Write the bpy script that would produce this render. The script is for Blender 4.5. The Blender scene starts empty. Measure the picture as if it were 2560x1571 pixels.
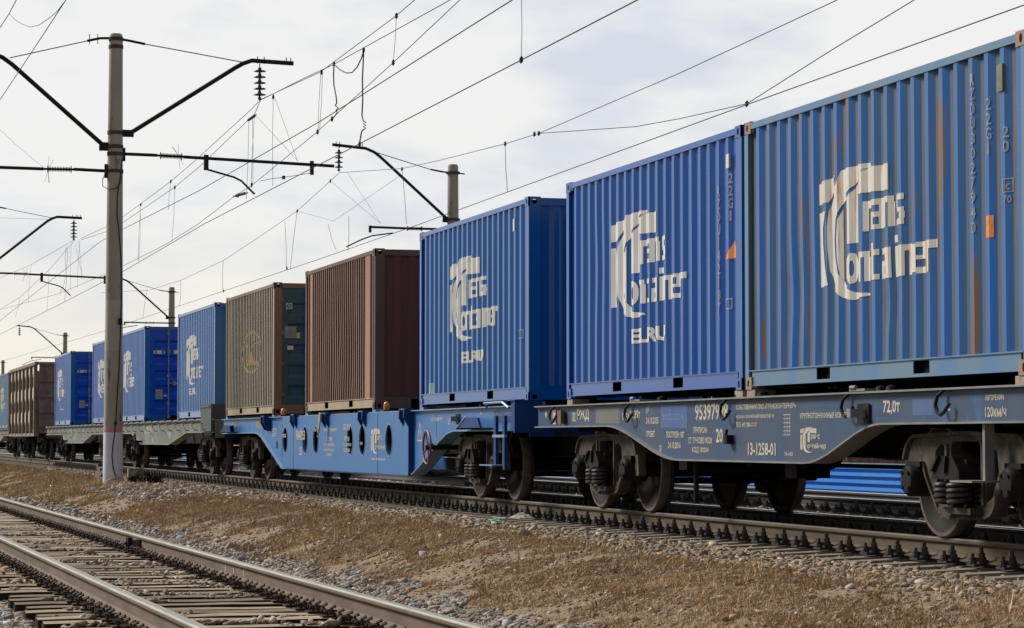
import bpy, bmesh, math, random
import numpy as np
from mathutils import Vector, Matrix
from mathutils.geometry import tessellate_polygon
S = bpy.context.scene
COL = S.collection
R = math.radians
# ------------------------------------------------------------------ camera
FPX, CX, CY, CAMH = 6470., 1280., 785.5, .82
PH = math.atan((1098. - CY) / FPX)
cp, sp = math.cos(PH), math.sin(PH)
TH = math.atan((CX + 475.) / (FPX * cp + (1098. - CY) * sp))
ct, st = math.cos(TH), math.sin(TH)
cam = bpy.data.cameras.new('camera'); cam_o = bpy.data.objects.new('camera', cam); COL.objects.link(cam_o)
cam.sensor_fit = 'HORIZONTAL'; cam.sensor_width = 36.; cam.lens = FPX * 36. / 2560.
cam.clip_start = .5; cam.clip_end = 6000.
fwd = Vector((-ct * cp, st * cp, sp)); rgt = Vector((st, ct, 0)); upv = rgt.cross(fwd)
cam_o.matrix_world = Matrix(((rgt.x, upv.x, -fwd.x, 0), (rgt.y, upv.y, -fwd.y, 0), (rgt.z, upv.z, -fwd.z, CAMH), (0, 0, 0, 1)))
S.camera = cam_o
# ------------------------------------------------------------------ world: pale cloud layer over a Nishita sky
SUN_DIR = Vector((-.62, -.58, .62)).normalized()
w = bpy.data.worlds.new('World'); S.world = w; w.use_nodes = True
nt = w.node_tree; N = nt.nodes; L = nt.links
bg = N['Background']; bg.inputs['Strength'].default_value = .1
sky = N.new('ShaderNodeTexSky'); sky.sky_type = 'NISHITA'; sky.sun_disc = False
sky.sun_elevation = math.asin(SUN_DIR.z); sky.sun_rotation = math.atan2(SUN_DIR.x, SUN_DIR.y)
tc = N.new('ShaderNodeTexCoord'); mp = N.new('ShaderNodeMapping'); mp.inputs['Scale'].default_value = (5, 5, 13)
mp.inputs['Location'].default_value = (1.7, .35, .2)
L.new(tc.outputs['Generated'], mp.inputs['Vector'])
nz = N.new('ShaderNodeTexNoise'); nz.inputs['Scale'].default_value = 1.35; nz.inputs['Detail'].default_value = 5; nz.inputs['Roughness'].default_value = .52
L.new(mp.outputs[0], nz.inputs['Vector'])
cr = N.new('ShaderNodeValToRGB'); cr.color_ramp.elements[0].position = .36; cr.color_ramp.elements[0].color = (7.0, 7.35, 8.2, 1)
cr.color_ramp.elements[1].position = .49; cr.color_ramp.elements[1].color = (9.1, 9.05, 8.9, 1)
L.new(nz.outputs['Fac'], cr.inputs[0])
sx = N.new('ShaderNodeSeparateXYZ'); L.new(tc.outputs['Generated'], sx.inputs[0])
mr = N.new('ShaderNodeMapRange'); mr.inputs['From Min'].default_value = .005; mr.inputs['From Max'].default_value = .09
mr.inputs['To Min'].default_value = 1; mr.inputs['To Max'].default_value = 0
L.new(sx.outputs['Z'], mr.inputs['Value'])
wm = N.new('ShaderNodeMix'); wm.data_type = 'RGBA'; L.new(mr.outputs[0], wm.inputs['Factor']); L.new(cr.outputs[0], wm.inputs['A'])
wm.inputs['B'].default_value = (9.3, 8.75, 7.5, 1)
hr = N.new('ShaderNodeMapRange'); hr.inputs['From Min'].default_value = .19; hr.inputs['From Max'].default_value = .42     # unseen sky overhead darkened to cut the ambient light
L.new(sx.outputs['Z'], hr.inputs['Value']); hm = N.new('ShaderNodeMix'); hm.data_type = 'RGBA'; L.new(hr.outputs[0], hm.inputs['Factor'])
L.new(wm.outputs['Result'], hm.inputs['A']); hm.inputs['B'].default_value = (5.2, 5.5, 6.1, 1)
dr_ = N.new('ShaderNodeMapRange'); dr_.inputs['From Min'].default_value = -.88; dr_.inputs['From Max'].default_value = -.25    # unseen sky behind and beside the camera dimmed to deepen shade and reflections
dr_.inputs['To Min'].default_value = 1; dr_.inputs['To Max'].default_value = .55; L.new(sx.outputs['X'], dr_.inputs['Value'])
dm = N.new('ShaderNodeVectorMath'); dm.operation = 'SCALE'; L.new(hm.outputs['Result'], dm.inputs[0]); L.new(dr_.outputs[0], dm.inputs['Scale'])
cm = N.new('ShaderNodeMix'); cm.data_type = 'RGBA'; cm.inputs['Factor'].default_value = .93
L.new(sky.outputs[0], cm.inputs['A']); L.new(dm.outputs[0], cm.inputs['B'])
L.new(cm.outputs['Result'], bg.inputs['Color'])
sun = bpy.data.lights.new('sun', 'SUN'); sun.energy = 4.8; sun.angle = R(18); sun.color = (1, .95, .87)
sun_o = bpy.data.objects.new('sun', sun); COL.objects.link(sun_o)
sun_o.rotation_euler = SUN_DIR.to_track_quat('Z', 'Y').to_euler(); sun_o.location = (0, 0, 60)
S.view_settings.view_transform = 'Standard'; S.view_settings.look = 'None'; S.view_settings.exposure = 0.0
S.cycles.max_bounces = 5; S.cycles.diffuse_bounces = 3

def proj(p):
    X, Y, Z = p; a = X * st + Y * ct; h = -X * ct + Y * st; u = Z - CAMH
    F = h * cp + u * sp
    return CX + FPX * a / F, CY - FPX * (u * cp - h * sp) / F, F
def ray(x, y):
    a = (x - CX) / FPX; b = (CY - y) / FPX; fh = cp - b * sp
    return a * st - fh * ct, a * ct + fh * st, sp + b * cp
def onY(x, y, Y):
    d = ray(x, y); t = Y / d[1]; return Vector((d[0] * t, Y, CAMH + d[2] * t))
def atX(x, y, X):
    d = ray(x, y); t = X / d[0]; return Vector((X, d[1] * t, CAMH + d[2] * t))
# ------------------------------------------------------------------ materials
MAT = {}
def mat(name, c1, c2=None, rough=.6, scale=3., metal=0., c3=None, t3=.62, stretch=(1, 1, 1), bump=0., bscale=None, attr=None, spec=.5, detail=6, lo=.35, hi=.65):
    """noise-mixed paint; c3 = blotches (rust, dirt) above threshold t3"""
    if name in MAT: return MAT[name]
    m = bpy.data.materials.new(name); m.use_nodes = True; n = m.node_tree.nodes; l = m.node_tree.links
    b = n['Principled BSDF']; b.inputs['Roughness'].default_value = rough; b.inputs['Metallic'].default_value = metal
    b.inputs['Specular IOR Level'].default_value = spec
    t = n.new('ShaderNodeTexCoord'); mp = n.new('ShaderNodeMapping'); mp.inputs['Scale'].default_value = stretch
    l.new(t.outputs['Object'], mp.inputs[0])
    if c2 is None: c2 = tuple(v * .7 for v in c1)
    z = n.new('ShaderNodeTexNoise'); z.inputs['Scale'].default_value = scale; z.inputs['Detail'].default_value = detail
    l.new(mp.outputs[0], z.inputs[0])
    r = n.new('ShaderNodeMapRange'); r.inputs[1].default_value = lo; r.inputs[2].default_value = hi; l.new(z.outputs['Fac'], r.inputs[0])
    x = n.new('ShaderNodeMix'); x.data_type = 'RGBA'; x.inputs['A'].default_value = (*c1, 1); x.inputs['B'].default_value = (*c2, 1)
    if attr:
        at = n.new('ShaderNodeAttribute'); at.attribute_name = attr; l.new(at.outputs['Fac'], x.inputs['Factor'])
    else: l.new(r.outputs[0], x.inputs['Factor'])
    out = x.outputs['Result']
    if c3 is not None:
        z2 = n.new('ShaderNodeTexNoise'); z2.inputs['Scale'].default_value = scale * 1.7; z2.inputs['Detail'].default_value = 9; z2.inputs['Roughness'].default_value = .65
        mp2 = n.new('ShaderNodeMapping'); mp2.inputs['Scale'].default_value = stretch; mp2.inputs['Location'].default_value = (7, 3, 5)
        l.new(t.outputs['Object'], mp2.inputs[0]); l.new(mp2.outputs[0], z2.inputs[0])
        r2 = n.new('ShaderNodeMapRange'); r2.inputs[1].default_value = t3; r2.inputs[2].default_value = t3 + .06; l.new(z2.outputs['Fac'], r2.inputs[0])
        x2 = n.new('ShaderNodeMix'); x2.data_type = 'RGBA'; x2.inputs['B'].default_value = (*c3, 1)
        l.new(out, x2.inputs['A']); l.new(r2.outputs[0], x2.inputs['Factor']); out = x2.outputs['Result']
    l.new(out, b.inputs['Base Color'])
    if bump:
        z3 = n.new('ShaderNodeTexNoise'); z3.inputs['Scale'].default_value = bscale or scale * 6; z3.inputs['Detail'].default_value = 6
        l.new(mp.outputs[0], z3.inputs[0]); bp = n.new('ShaderNodeBump'); bp.inputs['Strength'].default_value = .5; bp.inputs['Distance'].default_value = bump
        l.new(z3.outputs['Fac'], bp.inputs['Height']); l.new(bp.outputs[0], b.inputs['Normal'])
    MAT[name] = m; return m
CV = (1.2, 1, .12)   # vertical streaks
M_black = mat('black steel', (.012, .012, .012), (.02, .018, .016), .55, 6, c3=(.05, .036, .026), t3=.66, spec=.08)
M_wire = mat('dark wire', (.014, .012, .016), (.025, .022, .024), .6, 2, spec=.2)
M_cant = mat('dark cantilever paint', (.009, .008, .009), (.016, .013, .013), .6, 3, spec=.25)
M_cast = mat('dusty cast steel', (.11, .096, .077), (.052, .045, .037), .75, 5, c3=(.06, .052, .043), t3=.52, bump=.006, spec=.06)
M_spring = mat('spring steel', (.02, .019, .018), (.045, .04, .034), .4, 14, c3=(.14, .07, .035), t3=.68, spec=.3)
M_wheel = mat('wheel steel', (.02, .017, .015), (.038, .03, .024), .6, 4, c3=(.07, .05, .036), t3=.62, spec=.05)
M_tread = mat('polished tread', (.13, .105, .085), (.08, .064, .052), .5, 9, metal=.1, spec=.25)
M_under = mat('grimy underframe', (.008, .008, .008), (.014, .012, .011), .8, 3, spec=.12)
M_lamp = mat('orange lamp lens', (.75, .24, .02), (.6, .16, .01), .25, 30)
M_code = mat('faded code lettering', (.27, .30, .35), (.15, .19, .27), .7, 6)
M_cream = mat('cream lettering', (.50, .45, .33), (.38, .35, .28), .7, 4)
M_white = mat('off white paint', (.62, .60, .54), (.48, .46, .42), .6, 3)
M_red = mat('dark red paint', (.22, .035, .03), (.12, .03, .028), .5, 9)
M_yel = mat('yellow sticker', (.75, .6, .03), (.65, .5, .03), .5, 9)
M_org = mat('orange sticker', (.75, .25, .04), (.55, .18, .04), .5, 20)
M_grey = mat('grey metal plate', (.27, .28, .28), (.2, .21, .21), .5, 12)
M_galv = mat('galvanised bar', (.25, .27, .28), (.16, .17, .17), .4, 8, metal=.3)
M_loc = mat('concrete rubble', (.22, .20, .17), (.12, .1, .085), .9, 8, bump=.02)
# ------------------------------------------------------------------ mesh helpers
class MB:
    def __init__(s): s.v = []; s.f = []
    def add(s, vs, fs):
        o = len(s.v); s.v += [tuple(v) for v in vs]; s.f += [tuple(i + o for i in f) for f in fs]; return s
    def box(s, x0, x1, y0, y1, z0, z1, m=None):
        vs = [Vector((x, y, z)) for x in (x0, x1) for y in (y0, y1) for z in (z0, z1)]
        if m is not None: vs = [m @ v for v in vs]
        return s.add(vs, [(0, 1, 3, 2), (4, 6, 7, 5), (0, 4, 5, 1), (2, 3, 7, 6), (0, 2, 6, 4), (1, 5, 7, 3)])
    def bar(s, a, b, r, n=8, r2=None, caps=True):
        a = Vector(a); b = Vector(b); d = (b - a).normalized(); r2 = r if r2 is None else r2
        u = d.cross(Vector((0, 0, 1)) if abs(d.z) < .9 else Vector((1, 0, 0))).normalized(); t = d.cross(u)
        vs = []
        for p, q in ((a, r), (b, r2)):
            for i in range(n):
                k = 2 * math.pi * i / n; vs.append(p + (u * math.cos(k) + t * math.sin(k)) * q)
        fs = [(i, (i + 1) % n, n + (i + 1) % n, n + i) for i in range(n)]
        if caps: fs += [tuple(range(n - 1, -1, -1)), tuple(range(n, 2 * n))]
        return s.add(vs, fs)
    def tube(s, pts, r, n=6, caps=True):
        pts = [Vector(p) for p in pts]; vs = []; prev = None
        for k, p in enumerate(pts):
            d = (pts[min(k + 1, len(pts) - 1)] - pts[max(k - 1, 0)]).normalized()
            if prev is None: u = d.cross(Vector((0, 0, 1)) if abs(d.z) < .9 else Vector((1, 0, 0))).normalized()
            else: u = (prev - d * prev.dot(d)).normalized()
            prev = u; t = d.cross(u)
            for i in range(n):
                a = 2 * math.pi * i / n; vs.append(p + (u * math.cos(a) + t * math.sin(a)) * r)
        fs = [(k * n + i, k * n + (i + 1) % n, (k + 1) * n + (i + 1) % n, (k + 1) * n + i) for k in range(len(pts) - 1) for i in range(n)]
        if caps: fs += [tuple(range(n - 1, -1, -1)), tuple((len(pts) - 1) * n + i for i in range(n))]
        return s.add(vs, fs)
    def plate(s, outer, holes, y0, y1, axis='y'):
        """flat outline (a,b) in XZ (axis y) / YZ (axis x), extruded y0..y1, with holes"""
        loops = [outer] + list(holes); flat = [p for q in loops for p in q]
        tri = tessellate_polygon([[Vector((p[0], p[1], 0)) for p in q] for q in loops])
        n = len(flat); c = (lambda p, y: (p[0], y, p[1])) if axis == 'y' else (lambda p, y: (y, p[0], p[1]))
        vs = [c(p, y0) for p in flat] + [c(p, y1) for p in flat]
        fs = [tuple(t) for t in tri] + [tuple(i + n for i in reversed(t)) for t in tri]
        o = 0
        for q in loops:
            k = len(q); fs += [(o + i, o + (i + 1) % k, n + o + (i + 1) % k, n + o + i) for i in range(k)]; o += k
        return s.add(vs, fs)
    def lathe(s, c, prof, n=24, axis='y'):
        """prof = [(r, h)] about axis through c"""
        c = Vector(c); vs = []
        for r, h in prof:
            for i in range(n):
                a = 2 * math.pi * i / n; x, y = r * math.cos(a), r * math.sin(a)
                vs.append(c + (Vector((x, h, y)) if axis == 'y' else Vector((x, y, h)) if axis == 'z' else Vector((h, x, y))))
        m = len(prof)
        fs = [(k * n + i, k * n + (i + 1) % n, (k + 1) * n + (i + 1) % n, (k + 1) * n + i) for k in range(m - 1) for i in range(n)]
        fs += [tuple(range(n)), tuple((m - 1) * n + i for i in range(n))]
        return s.add(vs, fs)
    def ribbon(s, pts, y0, y1, t):
        """strip following XZ polyline pts, width y0..y1, thickness t (below)"""
        for a, b in zip(pts, pts[1:]):
            d = Vector((b[0] - a[0], b[1] - a[1])).normalized(); nx, nz = d[1] * t, -d[0] * t
            s.add([(a[0], y0, a[1]), (a[0], y1, a[1]), (b[0], y0, b[1]), (b[0], y1, b[1]),
                   (a[0] + nx, y0, a[1] + nz), (a[0] + nx, y1, a[1] + nz), (b[0] + nx, y0, b[1] + nz), (b[0] + nx, y1, b[1] + nz)],
                  [(0, 1, 3, 2), (4, 6, 7, 5), (0, 2, 6, 4), (1, 5, 7, 3), (0, 4, 5, 1), (2, 3, 7, 6)])
        return s
    def build(s, name, m, parent=None, smooth=False, fixn=True):
        me = bpy.data.meshes.new(name); me.from_pydata(s.v, [], s.f)
        if fixn:
            bm = bmesh.new(); bm.from_mesh(me); bmesh.ops.recalc_face_normals(bm, faces=bm.faces); bm.to_mesh(me); bm.free()
        me.materials.append(m)
        if smooth:
            me.polygons.foreach_set('use_smooth', [True] * len(me.polygons)); me.set_sharp_from_angle(angle=R(40))
        o = bpy.data.objects.new(name, me); COL.objects.link(o)
        if parent: o.parent = parent
        return o
def tag(o, label, cat, group=None, kind=None):
    if label: o['label'] = label
    if cat: o['category'] = cat
    if group: o['group'] = group
    if kind: o['kind'] = kind
    return o
def thing(name, label, cat, loc=(0, 0, 0), group=None, rz=0):
    o = bpy.data.objects.new(name, None); COL.objects.link(o); o.location = loc; o.rotation_euler.z = rz; o.empty_display_size = .2
    return tag(o, label, cat, group)
def circ(cx, cz, r, n=20, rz=None): return [(cx + r * math.cos(2 * math.pi * i / n), cz + (rz or r) * math.sin(2 * math.pi * i / n)) for i in range(n)]
# text -> normalised 2D polygons
_tx = {}
def text2d(s, off=.022):
    if s in _tx: return _tx[s]
    c = bpy.data.curves.new('t', 'FONT'); c.body = s; c.size = 1; c.resolution_u = 2; c.offset = .045 if s in ('rans', 'ontainer', 'E', 'L', 'R', 'U') else off
    o = bpy.data.objects.new('t', c); COL.objects.link(o); bpy.context.view_layer.update()
    me = bpy.data.meshes.new_from_object(o.evaluated_get(bpy.context.evaluated_depsgraph_get()))
    v = [(p.co.x, p.co.y) for p in me.vertices]; f = [tuple(p.vertices) for p in me.polygons]
    COL.objects.unlink(o); bpy.data.objects.remove(o); bpy.data.curves.remove(c); bpy.data.meshes.remove(me)
    x0, x1 = min(p[0] for p in v), max(p[0] for p in v); y0, y1 = min(p[1] for p in v), max(p[1] for p in v)
    v = [((p[0] - x0) / (x1 - x0), (p[1] - y0) / (y1 - y0)) for p in v]
    _tx[s] = (v, f); return v, f
class Decal:
    """flat marks in the XZ plane, laid over a surface y = surf(x)"""
    def __init__(s): s.v = []; s.f = []
    def poly(s, pts, holes=()):
        o = len(s.v); flat = [p for q in [pts, *holes] for p in q]
        tri = tessellate_polygon([[Vector((p[0], p[1], 0)) for p in q] for q in [pts, *holes]])
        s.v += flat; s.f += [tuple(i + o for i in t) for t in tri]; return s
    def text(s, t, x0, x1, z0, z1):
        v, f = text2d(t); o = len(s.v)
        s.v += [(x0 + p[0] * (x1 - x0), z0 + p[1] * (z1 - z0)) for p in v]; s.f += [tuple(i + o for i in q) for q in f]; return s
    def rect(s, x0, x1, z0, z1): return s.poly([(x0, z0), (x1, z0), (x1, z1), (x0, z1)])
    def ring(s, cx, cz, r, t, rz=None, n=32):
        return s.poly(circ(cx, cz, r, n, rz), [circ(cx, cz, r - t, n, (rz - t) if rz else None)])
    def build(s, name, m, parent, y=None, prof=None, breaks=()):
        me = bpy.data.meshes.new(name); me.from_pydata([(x, 0, z) for x, z in s.v], [], s.f)
        bm = bmesh.new(); bm.from_mesh(me)
        if prof:
            xs = [v.co.x for v in bm.verts]; lo, hi = min(xs), max(xs)
            bx_, bz_, dl = breaks
            for b in bz_: bmesh.ops.bisect_plane(bm, geom=bm.verts[:] + bm.edges[:] + bm.faces[:], plane_co=(0, 0, b), plane_no=(0, 0, 1), dist=1e-5)
            for b in bx_:
                if lo < b < hi: bmesh.ops.bisect_plane(bm, geom=bm.verts[:] + bm.edges[:] + bm.faces[:], plane_co=(b, 0, 0), plane_no=(1, 0, 0), dist=1e-5)
        for v in bm.verts:
            if prof:
                x_ = v.co.x; z_ = v.co.z; i_ = max(0, min(len(bx_) - 2, int(np.searchsorted(bx_, x_)) - 1)); j_ = max(0, min(len(bz_) - 2, int(np.searchsorted(bz_, z_)) - 1))
                fx_ = (x_ - bx_[i_]) / max(1e-6, bx_[i_ + 1] - bx_[i_]); fz_ = (z_ - bz_[j_]) / (bz_[j_ + 1] - bz_[j_]); D = [dent(bx_[i_ + a], bz_[j_ + b], dl) for a in (0, 1) for b in (0, 1)]
                W_ = [(1 - fx_) * (1 - fz_), (1 - fx_) * fz_, fx_ * (1 - fz_), fx_ * fz_]; v.co.y = prof(x_) + sum(p * q[1] for p, q in zip(W_, D)) - .004; v.co.x = x_ + sum(p * q[0] for p, q in zip(W_, D))
            else: v.co.y = y - .003
        for f in bm.faces:
            f.normal_update()
            if f.normal.y > 0: f.normal_flip()
        bm.to_mesh(me); bm.free(); me.materials.append(m)
        o = bpy.data.objects.new(name, me); COL.objects.link(o); o.parent = parent; return o
GL = {'r': [(0, 0, .42, 1), (.42, .74, 1, 1)], 'a': [(.05, .80, 1, 1), (.60, 0, 1, .80), (0, 0, .22, .58), (.22, 0, .60, .16), (.22, .40, .60, .58)],
      'n': [(0, 0, .40, 1), (.40, .80, .92, 1), (.62, 0, 1, .80)], 's': [(0, .80, .96, 1), (0, .56, .36, .80), (.04, .42, .96, .56), (.64, .20, 1, .42), (0, 0, .96, .20)],
      't': [(.22, 0, .62, 1.22), (0, .80, .22, 1), (.62, .80, 1, 1), (.62, 0, 1, .18)], 'i': [(.12, 0, .88, 1), (.08, 1.12, .92, 1.36)],
      'e': [(0, .05, .36, .95), (.36, .84, .95, 1), (.66, .45, 1, .84), (.36, .45, .66, .58), (.36, 0, .96, .2)], 'o': []}
def block_word(d, w_, x0, x1, z0, z1):
    ws = {'i': .55, 't': .8, 'r': .8, 'o': .95}; tot = sum(ws.get(c, 1) for c in w_) + .13 * (len(w_) - 1); k = (x1 - x0) / tot; x = x0
    for c in w_:
        cw = ws.get(c, 1) * k
        if c == 'o': d.poly(circ(x + cw / 2, (z0 + z1) / 2, cw / 2, 20, (z1 - z0) / 2 * 1.05), [circ(x + cw / 2, (z0 + z1) / 2, cw * .13, 12, (z1 - z0) * .27)])
        for a, b, e, f in GL[c]: d.rect(x + a * cw, x + e * cw, z0 + b * (z1 - z0), z0 + f * (z1 - z0))
        x += cw + .13 * k
def crescent_logo(d, x0, z0, wd, ht, l1, l2, k2=1.):
    """stem block, double crescent C and T bar of the container operator's mark, then its two words"""
    P = lambda pts: [(x0 + u * wd, z0 + v * ht) for u, v in pts]
    d.poly(P([(0, .92), (.18, .955), (.145, .86), (.10, .765), (0, .76)]))
    d.poly(P([(0, .70), (.085, .70), (.06, .58), (.058, .45), (.07, .28), (.092, .135), (0, .13)]))
    d.poly(P([(.51, .985), (.40, .99), (.215, .985), (.19, .90), (.135, .80), (.10, .70), (.09, .58), (.09, .42), (.10, .24), (.14, .11), (.22, .025), (.32, 0), (.46, .02),
              (.45, .038), (.33, .055), (.24, .12), (.19, .22), (.172, .34), (.168, .47), (.18, .62), (.215, .72), (.29, .81), (.40, .92)]))
    d.poly(P([(.196, .62), (.222, .69), (.222, .14), (.205, .19), (.187, .33), (.183, .48)]))
    d.poly(P([(.42, .955), (.64, .945), (.64, .755), (.42, .775), (.385, .77), (.385, .42), (.285, .42), (.285, .765), (.33, .82), (.38, .89)]))
    if l1 == 'rans':
        block_word(d, l1, x0 + .42 * wd, x0 + .76 * wd, z0 + .49 * ht, z0 + .71 * ht); block_word(d, l2, x0 + .27 * wd, x0 + wd, z0 + .125 * ht, z0 + .345 * ht); return
    d.text(l1, x0 + .42 * wd, x0 + .77 * wd, z0 + .485 * ht, z0 + .715 * ht)
    d.text(l2, x0 + .27 * wd, x0 + (.27 + .73 * k2) * wd, z0 + .12 * ht, z0 + (.43 if l2 == 'ontainer' else .38) * ht)
# ------------------------------------------------------------------ shipping containers
CL, CW, CH = 6.058, 2.438, 2.591
def corr(x0, x1, pitch, depth, flats=()):
    """breakpoints [(x, y)] of a trapezoid corrugation, outer y=0, inner y=depth"""
    q = pitch / 4; pts = [(x0, depth), (x0 + 2 * q, depth), (x0 + 3 * q, 0)]; x = x0 + 3 * q
    edges = []
    while x + pitch + q <= x1 + 1e-6:
        if any(a <= x < b for a, b in flats): x += pitch; continue
        pts += [(x + q, 0), (x + 2 * q, depth), (x + 3 * q, depth), (x + 4 * q, 0)]; x += pitch
    pts += [(x + q, 0), (x + 2 * q, depth)] if x + 2 * q < x1 - .01 else []; pts.append((x1, depth if x + 2 * q < x1 - .01 else 0)); return pts
def interp(pts):
    xs = [p[0] for p in pts]; ys = [p[1] for p in pts]
    return lambda x: float(np.interp(x, xs, ys))
def dent(x, z, dl):
    dx = dy = 0
    for a, b, c, e in dl: g = math.exp(-((x - a) / c) ** 2 - ((z - b) / (c * 1.5)) ** 2); dx += e * g; dy += abs(e) * g * .9
    k = min(1, max(0, (CL / 2 - .10 - abs(x)) / .3)); return dx * k, dy * k
def container(cx, label, paint, pitch=.278, end='wall', trim=None, dz=0., flats=(), dents=0, marks=None, seed=0, zc=1.295, castm=None, doorm=None, rz=0., railm=None, endm=None, dirty=None, depth=.036, shade_slopes=False):
    rnd = random.Random(seed)
    t = thing('shipping_container', label, 'container', (cx, 9.95, zc), 'shipping containers carried on the freight train', rz)
    trim = trim or paint; castm = castm or trim; h = CL / 2; wy = CW / 2; post = .10
    # corner posts and castings
    for sx_ in (-1, 1):
        for sy in (-1, 1):
            MB().box(*sorted((sx_ * h, sx_ * (h - post))), *sorted((sy * (wy - .004), sy * (wy - .16))), .118, CH - .118).build('corner_post', trim, t)
            for zb in (0, CH - .118):
                m = MB(); xa, xb = sorted((sx_ * h, sx_ * (h - .178))); ya, yb = sorted((sy * wy, sy * (wy - .162)))
                xm = (xa + xb) / 2; zm = zb + .059
                m.plate([(xa, zb), (xb, zb), (xb, zb + .118), (xa, zb + .118)], [circ(xm, zm, .026, 12, .038)], sy * wy, sy * (wy - .02))
                ym = (ya + yb) / 2
                m.plate([(ya, zb), (yb, zb), (yb, zb + .118), (ya, zb + .118)], [circ(ym, zm, .036, 12, .034)], sx_ * h, sx_ * (h - .02), axis='x')
                ox = sorted((xa + (.02 if sx_ < 0 else 0), xb - (.02 if sx_ > 0 else 0)))
                m.box(ox[0], ox[1], *sorted((sy * (wy - .02), sy * (wy - .162))), zb, zb + .02); m.box(ox[0], ox[1], *sorted((sy * (wy - .02), sy * (wy - .162))), zb + .098, zb + .118)
                m.box(ox[0], ox[1], sy * (wy - .16) - .001, sy * (wy - .16) + .001, zb + .02, zb + .098)
                m.build('corner_casting', castm, t)
    # rails
    for sy in (-1, 1):
        y = sy * wy
        MB().box(-h + .178, h - .178, *sorted((y - sy * .003, y - sy * .063)), CH - .078, CH - .016).build('top_side_rail', trim, t)
        m = MB(); z0, z1 = .03, .185; pk = [(-1.22, -.90), (.90, 1.22)]
        m.ribbon([(-h + .10, z1), (h - .10, z1)], *sorted((y - sy * .002, y - sy * .07)), .012)
        m.plate([(-h + .16, z0 + .012), (h - .16, z0 + .012), (h - .16, z1 - .012), (-h + .16, z1 - .012)],
                [[(a, z0 + .03), (b, z0 + .03), (b, z1 - .02), (a, z1 - .02)] for a, b in pk], y - sy * .016, y - sy * .024)
        m.ribbon([(-h + .18, z0 + .012), (h - .18, z0 + .012)], *sorted((y - sy * .004, y - sy * .07)), .01)
        m.build('bottom_side_rail', railm or trim, t)
    # side walls
    sp_ = corr(-h + post, h - post, pitch, depth, flats); yo = -wy + .012
    prof = interp(sp_); nz_ = 18; zs = [.175 + (CH - .06 - .175) * i / nz_ for i in range(nz_ + 1)]
    for sy in (-1, 1):
        m = MB(); vs = []; fs = []
        dl = [(rnd.uniform(-h * .6, h * .6), rnd.uniform(.5, 2.0), rnd.uniform(.15, .5), rnd.uniform(-.018, .018)) for _ in range(dents)]
        for z in zs:
            for x, y in sp_:
                dx, dy = dent(x, z, dl)
                vs.append((x + dx, sy * (yo + y + dy), z))
        k = len(sp_)
        for i in range(nz_):
            for j in range(k - 1): fs.append((i * k + j, i * k + j + 1, (i + 1) * k + j + 1, (i + 1) * k + j))
        m.add(vs, fs); o_ = m.build('side_panel', paint, t, fixn=False)
        if dirty:                                                  # grime caked in the recesses; on two containers rib shade and rust painted dark
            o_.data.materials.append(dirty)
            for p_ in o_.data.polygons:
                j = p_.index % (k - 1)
                if sp_[j][1] > 0 or (shade_slopes and sp_[j + 1][1] > 0): p_.material_index = 1
    MB().box(-h + .06, h - .06, -wy + .05, wy - .05, CH - .045, CH - .035).build('roof', paint, t)
    MB().box(-h + .10, h - .10, -wy + .09, wy - .09, .035, .172).build('floor', M_under, t)
    # ends
    for sx_ in (-1, 1):
        x = sx_ * h
        e = MB().box(*sorted((x - sx_ * .004, x - sx_ * .07)), -wy + .162, wy - .162, CH - .11, CH - .014)
        e.build('top_end_rail', trim, t)
        e = MB().box(*sorted((x - sx_ * .004, x - sx_ * .07)), -wy + .162, -.62, .02, .17); e.box(*sorted((x - sx_ * .004, x - sx_ * .07)), -.30, .30, .02, .17)
        e.box(*sorted((x - sx_ * .004, x - sx_ * .07)), .62, wy - .162, .02, .17); e.box(*sorted((x - sx_ * .004, x - sx_ * .07)), -wy + .162, wy - .162, .17, .2)
        e.build('bottom_end_rail', trim, t)
        dm = doorm or paint
        if end == 'doors' and sx_ > 0:
            for a, b in ((-wy + .165, -.01), (.01, wy - .165)):
                zs = [.205]; ys = [0]
                n = 5; H0, H1 = .33, CH - .24; step = (H1 - H0) / n
                for i in range(n):
                    z = H0 + i * step; zs += [z, z + .05, z + step - .20, z + step - .15]; ys += [0, .034, .034, 0]
                zs.append(CH - .115); ys.append(0)
                fr = .11
                m = MB()
                vs = [(x - .03 - yy, yv, zv) for zv, yy in zip(zs, ys) for yv in (a + fr, b - fr)]
                m.add(vs, [(2 * i, 2 * i + 1, 2 * i + 3, 2 * i + 2) for i in range(len(zs) - 1)])
                m.box(x - .07, x - .022, a, a + fr, .205, CH - .115); m.box(x - .07, x - .022, b - fr, b, .205, CH - .115)
                m.box(x - .066, x - .024, a + fr, b - fr, .205, .30); m.box(x - .066, x - .024, a + fr, b - fr, CH - .21, CH - .115)
                dr = m.build('door', dm, t, fixn=False)
                for q in (.22, .78):
                    yb = a + .49 if a < 0 else b - .49
                    if a < 0 and q < .5: continue
                    if a > 0 and q < .5: continue
                    bb = MB().bar((x - .004, yb, .10), (x - .004, yb, CH - .05), .019)
                    for z in (.12, .5, 1.25, 1.9, CH - .2): bb.box(x - .024, x + .018, yb - .04, yb + .04, z - .04, z + .04)
                    bb.build('locking_bar', M_galv, dr)
                    hd = MB().box(x - .0, x + .014, min(yb, yb + (.38 if a < 0 else -.38)), max(yb, yb + (.38 if a < 0 else -.38)), 1.02, 1.05)
                    hd.box(x - .02, x + .018, yb + .12, yb + .2, .98, 1.1); hd.build('handle', M_galv, dr)
                for z in (.4, 1.0, 1.6, 2.25):
                    yh = a - .03 if a < 0 else b + .03
                    MB().box(x - .03, x + .006, yh - .07, yh + .07, z - .035, z + .035).build('hinge', trim, dr)
        else:
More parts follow.
